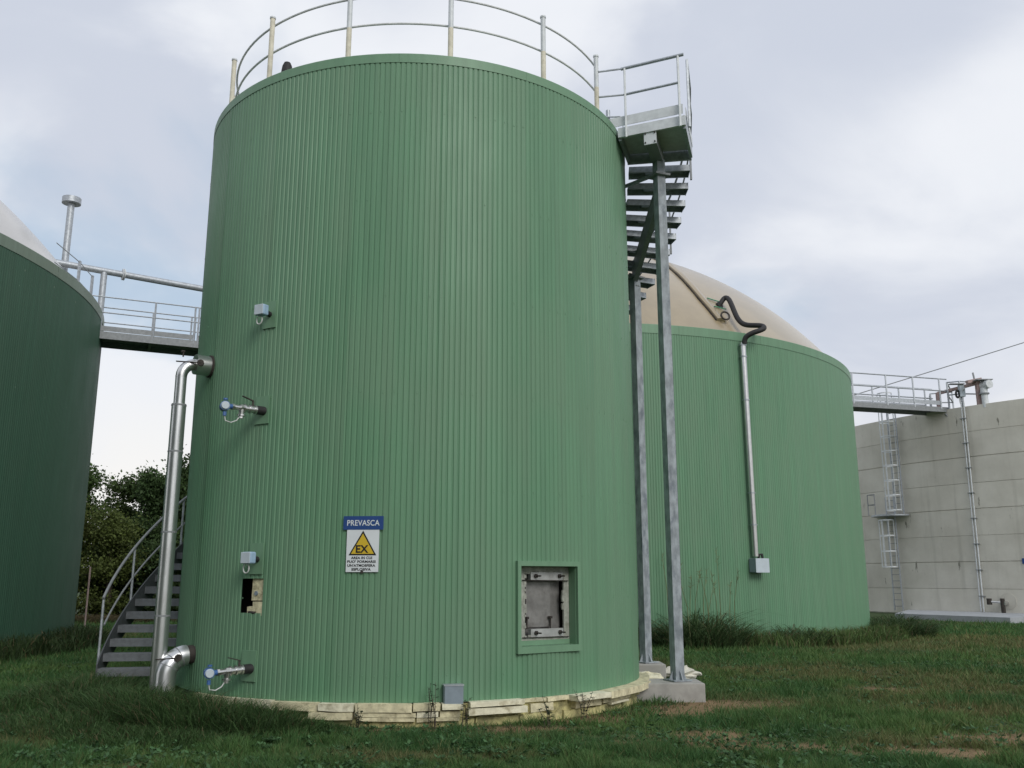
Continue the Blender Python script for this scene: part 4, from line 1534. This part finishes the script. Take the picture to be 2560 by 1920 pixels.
RR = thing('rim_railing', pol(C3, 214, R3 - .6, ZT3), 'angular galvanised guard rail on the concrete store rim at the bridge end', 'railing')
pts3 = [(211.5, -.9), (212.6, -.2), (213.6, -1.7), (214.9, -.25), (215.1, -.05), (216.6, -.1), (218.3, -.8), (219.6, -.15)]
hs3 = [1.1, 1.1, 1.3, 1.55, 1.55, 1.5, 1.4, 1.3]
pp = [V3(pol(C3, a, R3 + d_, ZT3)) for a, d_ in pts3]
for q_, h_ in zip(pp, hs3):
    MB().beam(q_ + V3((0, 0, -.2)), q_ + V3((0, 0, h_)), .085, .06, (1, 0, 0)).build('rail_post', 'galvanised', RR)
for f in (1.0, .52):
    for i in range(len(pp) - 1):
        MB().tube([pp[i] + V3((0, 0, hs3[i] * f)), pp[i + 1] + V3((0, 0, hs3[i + 1] * f))], .04, 6).build('rail', 'galvanised', RR, True)

MX = thing('mixer_frame', pol(C3, 216.5, R3 - .4, ZT3), 'faded pinkish mixer frame and motor on the concrete store rim', 'machine')
a0_, a1_ = V3(pol(C3, 213.6, R3 - .25, ZT3)), V3(pol(C3, 218.7, R3 - .2, ZT3))
MB().beam(a0_ + V3((0, 0, 1.05)), a1_ + V3((0, 0, 1.25)), .16, .16).build('cross_beam', 'rust_pink', MX)
MB().beam(a0_ + V3((0, 0, -.3)), a0_ + V3((0, 0, 1.1)), .24, .2, (1, 0, 0)).build('frame_leg', 'rust_pink', MX)
MB().beam(a1_ + V3((0, 0, -.3)), a1_ + V3((0, 0, 1.35)), .22, .22, (1, 0, 0)).build('frame_leg', 'rust_pink', MX)
MB().beam(a1_ + V3((-.6, 0, 1.3)), a1_ + V3((.25, .1, 1.48)), .24, .18).build('gear_housing', 'rust_pink', MX)
m0 = V3(pol(C3, 219.4, R3 - .15, ZT3))
MB().tube([m0 + V3((0, 0, -.2)), m0 + V3((0, 0, .55))], .17, 12).build('guide_tube', 'light_steel', MX, True)
MB().tube([m0 + V3((0, 0, .55)), m0 + V3((0, 0, .62))], .26, 12).build('tube_flange', 'galvanised_dull', MX, True)
MB().tube([m0 + V3((0, 0, .62)), m0 + V3((0, 0, .9))], .19, 12).build('lantern', 'light_steel', MX, True)
MB().tube([m0 + V3((.05, .3, 1.08)), m0 + V3((.2, -.3, 1.08))], .23, 16).build('motor', 'light_steel', MX, True)
MB().beam(m0 + V3((-.45, 0, 1.36)), m0 + V3((.45, 0, 1.36)), .45, .05).build('rain_cover', 'galvanised_dull', MX)
MB().beam(a1_ + V3((-.15, 0, 1.45)), a1_ + V3((-.2, 0, 1.85)), .07, .07, (1, 0, 0)).build('crank', 'galvanised_dull', MX)
c0_ = V3(pol(C3, 216.75, R3 - .1, ZT3))
cbx = thing('switch_cabinet', tuple(c0_), 'slim grey switch cabinet with tiny canopy on the concrete store rim', 'cabinet')
MB().box((c0_[0] - .12, c0_[0] + .18), (c0_[1] - .1, c0_[1] + .12), (ZT3 + .6, ZT3 + 1.28)).build('housing', 'pale_grey_plastic', cbx)
MB().beam(c0_ + V3((.03, 0, -.1)), c0_ + V3((.03, 0, .6)), .1, .08, (1, 0, 0)).build('stand', 'galvanised', cbx)
MB().box((c0_[0] - .65, c0_[0] + .15), (c0_[1] - .2, c0_[1] + .12), (ZT3 + 1.3, ZT3 + 1.34)).build('canopy', 'galvanised_dull', cbx)
MB().tube([c0_ + V3((-.22 + .16 * math.cos(a) * .6, 0, .75 + .2 * math.sin(a))) for a in np.linspace(0, 6.2, 16)], .06, 6).build('coiled_cable', 'dark_rubber', cbx, True)

fr = frame(C3, 219.6, .55, R3)
VT = thing('wall_valve', tuple(L(fr, 0, -.5, .3)), 'small rusty valve on a round plate low on the concrete store', 'valve')
MB().tube([L(fr, 0, .1, -.02), L(fr, 0, .1, .015)], .42, 24).build('wall_plate', 'wall_concrete', VT, True)
MB().tube([L(fr, -.1, .0, .0), L(fr, -.1, .0, .5)], .14, 12).build('stub_pipe', 'stainless', VT, True)
MB().tube([L(fr, -.1, -.5, .45), L(fr, -.1, .25, .45)], .11, 10).build('valve_body', 'rust_dark', VT, True)
MB().tube([L(fr, -.1, .05, .45), L(fr, -.75, .08, .5)], .06, 8).build('side_branch', 'stainless', VT, True)
MB().tube([L(fr, -.75, -.08, .5), L(fr, -.75, .24, .5)], .13, 10).build('hand_wheel', 'rust_dark', VT, True)
fr = frame(C3, 222.2, 2.72, R3)
BS = tag(MB().lbox(fr, (-.28, .5), (-.14, .14), (.01, .03)).build('wall_plaque', 'sign_blue'), 'small blue plaque on the concrete store at the right edge', 'sign')

# ------------------------------------------------------------------ overhead cable
k = []
for s in np.linspace(0, 1, 40):
    p_ = V3((20, 110, 17.4)) * (1 - s) + V3((100, 110, 42.2)) * s
    p_[2] -= .3 * 4 * s * (1 - s)
    k.append(p_)
tag(MB().tube(k, .06, 5).build('overhead_cable', 'galvanised_dull'), 'thin overhead cable crossing the sky above the concrete store', 'cable')

# ------------------------------------------------------------------ trees beyond the gap
def tree(label, x0, y0, hgt, rx, tone, seed, nleaf=7000, leaf=.17, base_h=.12):
    rg = np.random.default_rng(seed)
    z0_ = float(ground_z(np.array([x0]), np.array([y0]))[0])
    root = thing('broadleaf_tree', (x0, y0, z0_), label, 'tree', 'trees beyond the gap')
    b = MB()
    b.tube([(x0, y0, z0_ - .2), (x0 + .1, y0, z0_ + hgt * .3), (x0 - .05, y0 + .1, z0_ + hgt * .62), (x0, y0, z0_ + hgt * .9)], [.2, .16, .1, .03], 8)
    tips = []
    for i in range(26):
        f = rg.uniform(base_h, .92)
        a = rg.uniform(0, 6.283)
        ln = rx * (1.0 - abs(f - .4) * .9) * rg.uniform(.55, 1.05)
        p0 = V3((x0, y0, z0_ + hgt * f))
        p2 = p0 + V3((math.cos(a) * ln, math.sin(a) * ln, hgt * rg.uniform(.04, .16)))
        b.tube([p0, (p0 + p2) / 2 + V3((0, 0, .1)), p2], [.06, .04, .015], 5)
        tips += [(p0 * .35 + p2 * .65), p2, p0 * .6 + p2 * .4]
    tips.append(V3((x0, y0, z0_ + hgt * .95)))
    tips.append(V3((x0, y0, z0_ + hgt * .88)))
    b.build('trunk', 'bark', root, True)
    tips = np.array(tips)
    ci = rg.integers(0, len(tips), nleaf)
    cs = rg.uniform(.35, .85, len(tips))
    pos = tips[ci] + rg.normal(0, 1, (nleaf, 3)) * (cs[ci] * .55)[:, None] * np.array([1, 1, .8])
    pos[:, 2] = np.maximum(pos[:, 2], z0_ + .1)
    pos -= np.array([x0, y0, z0_])
    a = rg.normal(0, 1, (nleaf, 3))
    a /= np.linalg.norm(a, axis=1)[:, None]
    c = np.cross(a, rg.normal(0, 1, (nleaf, 3)))
    c /= np.linalg.norm(c, axis=1)[:, None]
    s = leaf * rg.uniform(.6, 1.3, (nleaf, 1))
    vv = np.stack([pos - a * s, pos + c * s * .6, pos + a * s, pos - c * s * .6], 1).reshape(-1, 3)
    me = bpy.data.meshes.new('crown')
    me.vertices.add(len(vv))
    me.vertices.foreach_set('co', vv.astype(np.float32).ravel())
    me.loops.add(nleaf * 4)
    me.loops.foreach_set('vertex_index', np.arange(nleaf * 4, dtype=np.int32))
    me.polygons.add(nleaf)
    me.polygons.foreach_set('loop_start', np.arange(nleaf) * 4)
    me.update()
    cl = np.array(tone) * rg.uniform(.6, 1.4, (nleaf, 1)) * (0.75 + .5 * rg.uniform(0, 1, len(tips)))[ci][:, None]
    set_col(me, np.repeat(cl, 4, 0))
    me.materials.append(M['leaf'])
    o = bpy.data.objects.new('crown', me)
    col.objects.link(o)
    o.parent = root


tree('tallest tree in the gap, beside the left digester', -24.4, 50, 9.0, 2.1, (0.071, 0.120, 0.034), 1, 24000, 0.094, .04)
tree('olive tree behind the jacketed pipe and the stair', -21.6, 53, 7.7, 2.7, (0.074, 0.114, 0.040), 2, 28800, 0.094, .04)
tree('dark tree just left of the jacketed pipe', -19.4, 51, 7.3, 2.3, (0.052, 0.091, 0.032), 3, 25600, 0.094, .04)
tree('tree showing between the jacketed pipe and the tall tank', -17.2, 50, 8.0, 2.2, (0.059, 0.101, 0.034), 4, 24000, 0.094, .04)
tree('yellowish young tree low in front of the other trees', -20.3, 46.5, 5.3, 1.6, (0.100, 0.130, 0.036), 5, 14400, 0.072, .02)
tree('yellow green bush at the left digester edge', -22.6, 46, 5.6, 1.8, (0.090, 0.110, 0.032), 6, 16000, 0.072, .02)
tree('dark low tree behind the stair rail', -19.0, 56, 6.2, 3.4, (0.043, 0.070, 0.025), 7, 22400, 0.115, .01)
tree('low dark shrub under the tallest tree', -24.6, 47.5, 3.6, 2.3, (0.048, 0.079, 0.027), 9, 14400, 0.094, .01)
tree('low dark shrub under the olive tree', -21.0, 49, 3.8, 2.4, (0.048, 0.077, 0.027), 10, 14400, 0.094, .01)
tree('low dark shrub behind the handrail of the stair', -18.2, 48, 3.6, 2.3, (0.043, 0.072, 0.026), 12, 14400, 0.094, .01)
tree('tree half hidden by the left digester', -27.6, 54, 8.4, 2.8, (.06, .08, .03), 8, 9000)
hedge = clump_thing('dry_grass', 'band of dry tall grass under the far trees', 'grass', -20.5, 44, 5.5, 1.6, 5000, .3, .7, .05, (.12, .10, .055), .5, kind='stuff', seg=2)
st_ = MB().tube([(-17.6, 38.5, -.3), (-17.6, 38.5, 2.3)], .035, 6).build('fence_stake', 'rust_pink')
tag(st_, 'thin upright stake before the trees in the left gap', 'post')

# ------------------------------------------------------------------ weeds
def strip(name, label, cat, spots, nb, hmin, hmax, wdt, tone, straw, seg=3, rad=.75):
    bs, hs_, cl_, ln_ = [], [], [], []
    for (x0, y0) in spots:
        a = rng.uniform(0, 2 * np.pi, nb)
        r = np.sqrt(rng.uniform(0, 1, nb)) * rad
        x, y = x0 + r * np.cos(a), y0 + r * np.sin(a)
        ok = outside(x, y)
        x, y = x[ok], y[ok]
        n = len(x)
        k = rng.uniform(.6, 1.15)
        h = rng.uniform(hmin, hmax, n) * k
        c = np.array(tone) * rng.uniform(.55, 1.5, (n, 1)) * rng.uniform(.8, 1.2)
        c = np.where((rng.uniform(0, 1, n) < straw)[:, None], np.array([0.2, 0.165, 0.09]) * rng.uniform(.6, 1.2, (n, 1)), c)
        bs.append(np.stack([x, y, ground_z(x, y) - .02], 1))
        hs_.append(h)
        cl_.append(c)
        ln_.append(rng.normal(0, 1, (n, 2)) * (h * .4)[:, None])
    b_, h, c, ln = map(np.concatenate, (bs, hs_, cl_, ln_))
    o = bpy.data.objects.new(name, blade_mesh(name, b_, h, wdt * rng.uniform(.7, 1.3, len(h)), ln, c, seg, .3))
    col.objects.link(o)
    return tag(o, label, cat, kind='stuff')


RG = 'reeds along the domed digester'
for (lb, x_, y_, rx, ry, nb, h0_, h1_) in (('tall reed clump at the domed digester foot right of the nearer column', 4.95, 24.6, 1.15, .5, 1500, .4, 1.75), ('reed clump between the two stair columns at the digester foot', 3.15, 24.65, .6, .4, 480, .4, 1.3),
                                       ('low reed clump below the grey control box', 7.9, 26.1, 1.0, .5, 850, .25, 1.0), ('bushy weed clump at the right corner of the domed digester', 12.9, 31.6, 1.3, 1.0, 2600, .35, 1.3)):
    clump_thing('reed_clump', lb, 'plant', x_, y_, rx, ry, nb, h0_, h1_, .026, (.062, .105, .042), .08, RG, seg=5, droop=.45, leanf=.8)
# thin flowering stalks that stand above the tallest reeds
sk = MB()
for k_ in range(13):
    bx, by = 4.9 + random.uniform(-1, 1.1), 24.55 + random.uniform(-.4, .4)
    hh_ = random.uniform(1.5, 2.6)
    lx, ly = random.uniform(-.3, .3), random.uniform(-.2, .2)
    sk.tube([(bx, by, -.1), (bx + lx * .3, by + ly * .3, hh_ * .6), (bx + lx, by + ly, hh_)], [.012, .009, .004], 4)
    for m_ in range(9):
        f_ = random.uniform(.82, 1.0)
        p_ = V3((bx + lx * f_, by + ly * f_, hh_ * f_))
        sk.tube([p_, p_ + V3((random.uniform(-.1, .1), random.uniform(-.1, .1), random.uniform(.0, .12)))], [.007, .003], 3)
plain('straw', (.16, .18, .085), .9)
tag(sk.build('reed_stalks', 'straw'), 'thin pale seed stalks rising above the tall reed clump', 'plant', kind='stuff')
strip('verge_grass', 'rough grass strip along the foot of the domed digester', 'grass', [pol(C2, a, R2 + .45, 0)[:2] for a in np.linspace(285, 335, 22) if not 295.4 < a < 298.2], 520, .2, .75, .022, (.095, .150, .05), .12)
strip('foot_weed', 'dark weeds along the foot of the left digester', 'weeds', [pol(C4, a, R4 + .45, 0)[:2] for a in np.linspace(-60, 22, 24)], 480, .25, .85, .026, (.045, .075, .028), .06)
# long grass round the left foot of the tall tank
LG = ((-5.0, 12.2, .9, .7, 1900, .55, 'long dark grass under the bright pipe bend'), (-4.4, 11.75, .8, .55, 1900, .75, 'long dark grass just below the lower pressure gauge'),
      (-3.75, 11.42, .75, .5, 2000, .78, 'long grass hiding the foam foot left of the grey box, nearest the gauge'), (-3.1, 11.28, .65, .42, 1800, .66, 'long grass before the foam foot where the boards first show'),
      (-5.9, 13.0, .9, .9, 1700, .6, 'long dark grass at the foot of the jacketed pipe'), (-6.1, 13.9, .8, .8, 1700, .68, 'long grass round the lowest stair treads'),
      (-2.45, 11.28, .5, .28, 800, .33, 'shorter grass tuft before the foam boards below the warning sign'), (-6.6, 12.2, 1.0, .9, 1300, .4, 'low rough grass left of the jacketed pipe foot'),
      (-5.1, 11.2, 1.0, .6, 1400, .38, 'rough grass mound in front of the pipe bend'), (-4.0, 10.7, 1.1, .5, 1300, .3, 'rough grass in the left foreground before the tall tank'))
for (x_, y_, rx, ry, nb, hm, lb) in LG:
    clump_thing('long_grass', lb, 'grass', x_, y_, rx, ry, int(nb * 2.0), .18, hm * 1.0, .009, (.055, .105, .036), .07, 'long grass at the tall tank foot', seg=3, droop=.3, leanf=.75)



def leafy(label, x0, y0, nst, hgt, seed):
    rg = np.random.default_rng(seed)
    root = thing('leafy_weed', (x0, y0, 0), label, 'plant')
    vs_, fs, cl = [], [], []
    b = MB()
    for s in range(nst):
        a = rg.uniform(0, 6.28)
        lean = rg.uniform(.02, .12)
        h_ = hgt * rg.uniform(.6, 1)
        bx, by = x0 + rg.normal(0, .05), y0 + rg.normal(0, .04)
        p = [V3((bx + math.cos(a) * lean * f * f, by + math.sin(a) * lean * f * f, h_ * f)) for f in (0, .5, 1)]
        b.tube(p, [.005, .004, .002], 4)
        for k in range(14):
            f = rg.uniform(.15, 1)
            c = V3((bx + math.cos(a) * lean * f * f, by + math.sin(a) * lean * f * f, h_ * f))
            a2 = rg.uniform(0, 6.28)
            d = V3((math.cos(a2), math.sin(a2), rg.uniform(-.2, .5)))
            sd_ = V3((-math.sin(a2), math.cos(a2), rg.uniform(-.4, .4)))
            ln = rg.uniform(.03, .06)
            i0 = len(vs_)
            vs_ += [c, c + d * ln * .5 + sd_ * ln * .3, c + d * ln, c + d * ln * .5 - sd_ * ln * .3]
            fs.append((i0, i0 + 1, i0 + 2, i0 + 3))
    b.build('stem', 'bark', root)
    lf = MB().add(vs_, fs).build('foliage', 'leaf', root)
    set_col(lf.data, np.array([.022, .04, .02]) * rg.uniform(.6, 1.3, (len(lf.data.vertices), 1)))


leafy('wispy leafy weed left of the plain grey box', -.98, 11.68, 6, .62, 31)
leafy('wispy leafy weed at the right edge of the plain grey box', -.60, 11.74, 5, .48, 32)
leafy('small weed at the foam foot left of the hatch window', .45, 11.95, 4, .38, 33)
leafy('small weed at the foam foot below the hatch window', .95, 12.55, 5, .4, 34)
leafy('weed tuft at the foam foot under the warning sign', -1.9, 11.55, 5, .3, 35)
strip('foot_grass', 'scruffy dark grass along the foam foot of the tall tank', 'grass', ((-1.6, 11.5), (-1.2, 11.5), (-.7, 11.5), (-.2, 11.62), (.2, 11.8), (.6, 12.0), (1.1, 12.45), (1.5, 12.9), (1.9, 13.4), (2.3, 13.9)), 170, .03, .15, .008, (.045, .058, .028), .3, 2, .3)

# broad-leaved weeds scattered through the lawn
nr = 9000
az = rng.uniform(-R_(34), R_(34), nr)
u = rng.uniform(0, 1, nr)
rr = 1.0 / (1 / math.sqrt(8.8) * (1 - u) + 1 / math.sqrt(26.0) * u) ** 2
x, y = rr * np.sin(az), rr * np.cos(az)
ok = outside(x, y, .1) & (fbm(x * .9, y * .9, 77, 3) + rng.uniform(-.12, .12, nr) > .50)
x, y = x[ok], y[ok]
nr = len(x)
NLF = 7
ctr = np.repeat(np.stack([x, y, ground_z(x, y) + .02 + .05 * rng.uniform(0, 1, nr)], 1), NLF, 0)
n = len(ctr)
a = rng.uniform(0, 6.283, n)
ln = rng.uniform(.025, .065, n)
el = rng.uniform(-.1, .8, n)
d = np.stack([np.cos(a), np.sin(a), el], 1)
sdv = np.stack([-np.sin(a), np.cos(a), rng.uniform(-.3, .3, n)], 1)
vv = np.stack([ctr, ctr + d * (ln * .55)[:, None] + sdv * (ln * .33)[:, None], ctr + d * ln[:, None], ctr + d * (ln * .55)[:, None] - sdv * (ln * .33)[:, None]], 1).reshape(-1, 3)
me = bpy.data.meshes.new('lawn_weeds')
me.vertices.add(len(vv))
me.vertices.foreach_set('co', vv.astype(np.float32).ravel())
me.loops.add(n * 4)
me.loops.foreach_set('vertex_index', np.arange(n * 4, dtype=np.int32))
me.polygons.add(n)
me.polygons.foreach_set('loop_start', np.arange(n) * 4)
me.update()
set_col(me, np.repeat(np.array([.066, .135, .056]) * rng.uniform(.55, 1.5, (n, 1)), 4, 0))
me.materials.append(M['leaf'])
lw = bpy.data.objects.new('lawn_weeds', me)
col.objects.link(lw)
tag(lw, 'small broad leaved weeds scattered through the lawn', 'weeds', kind='stuff')
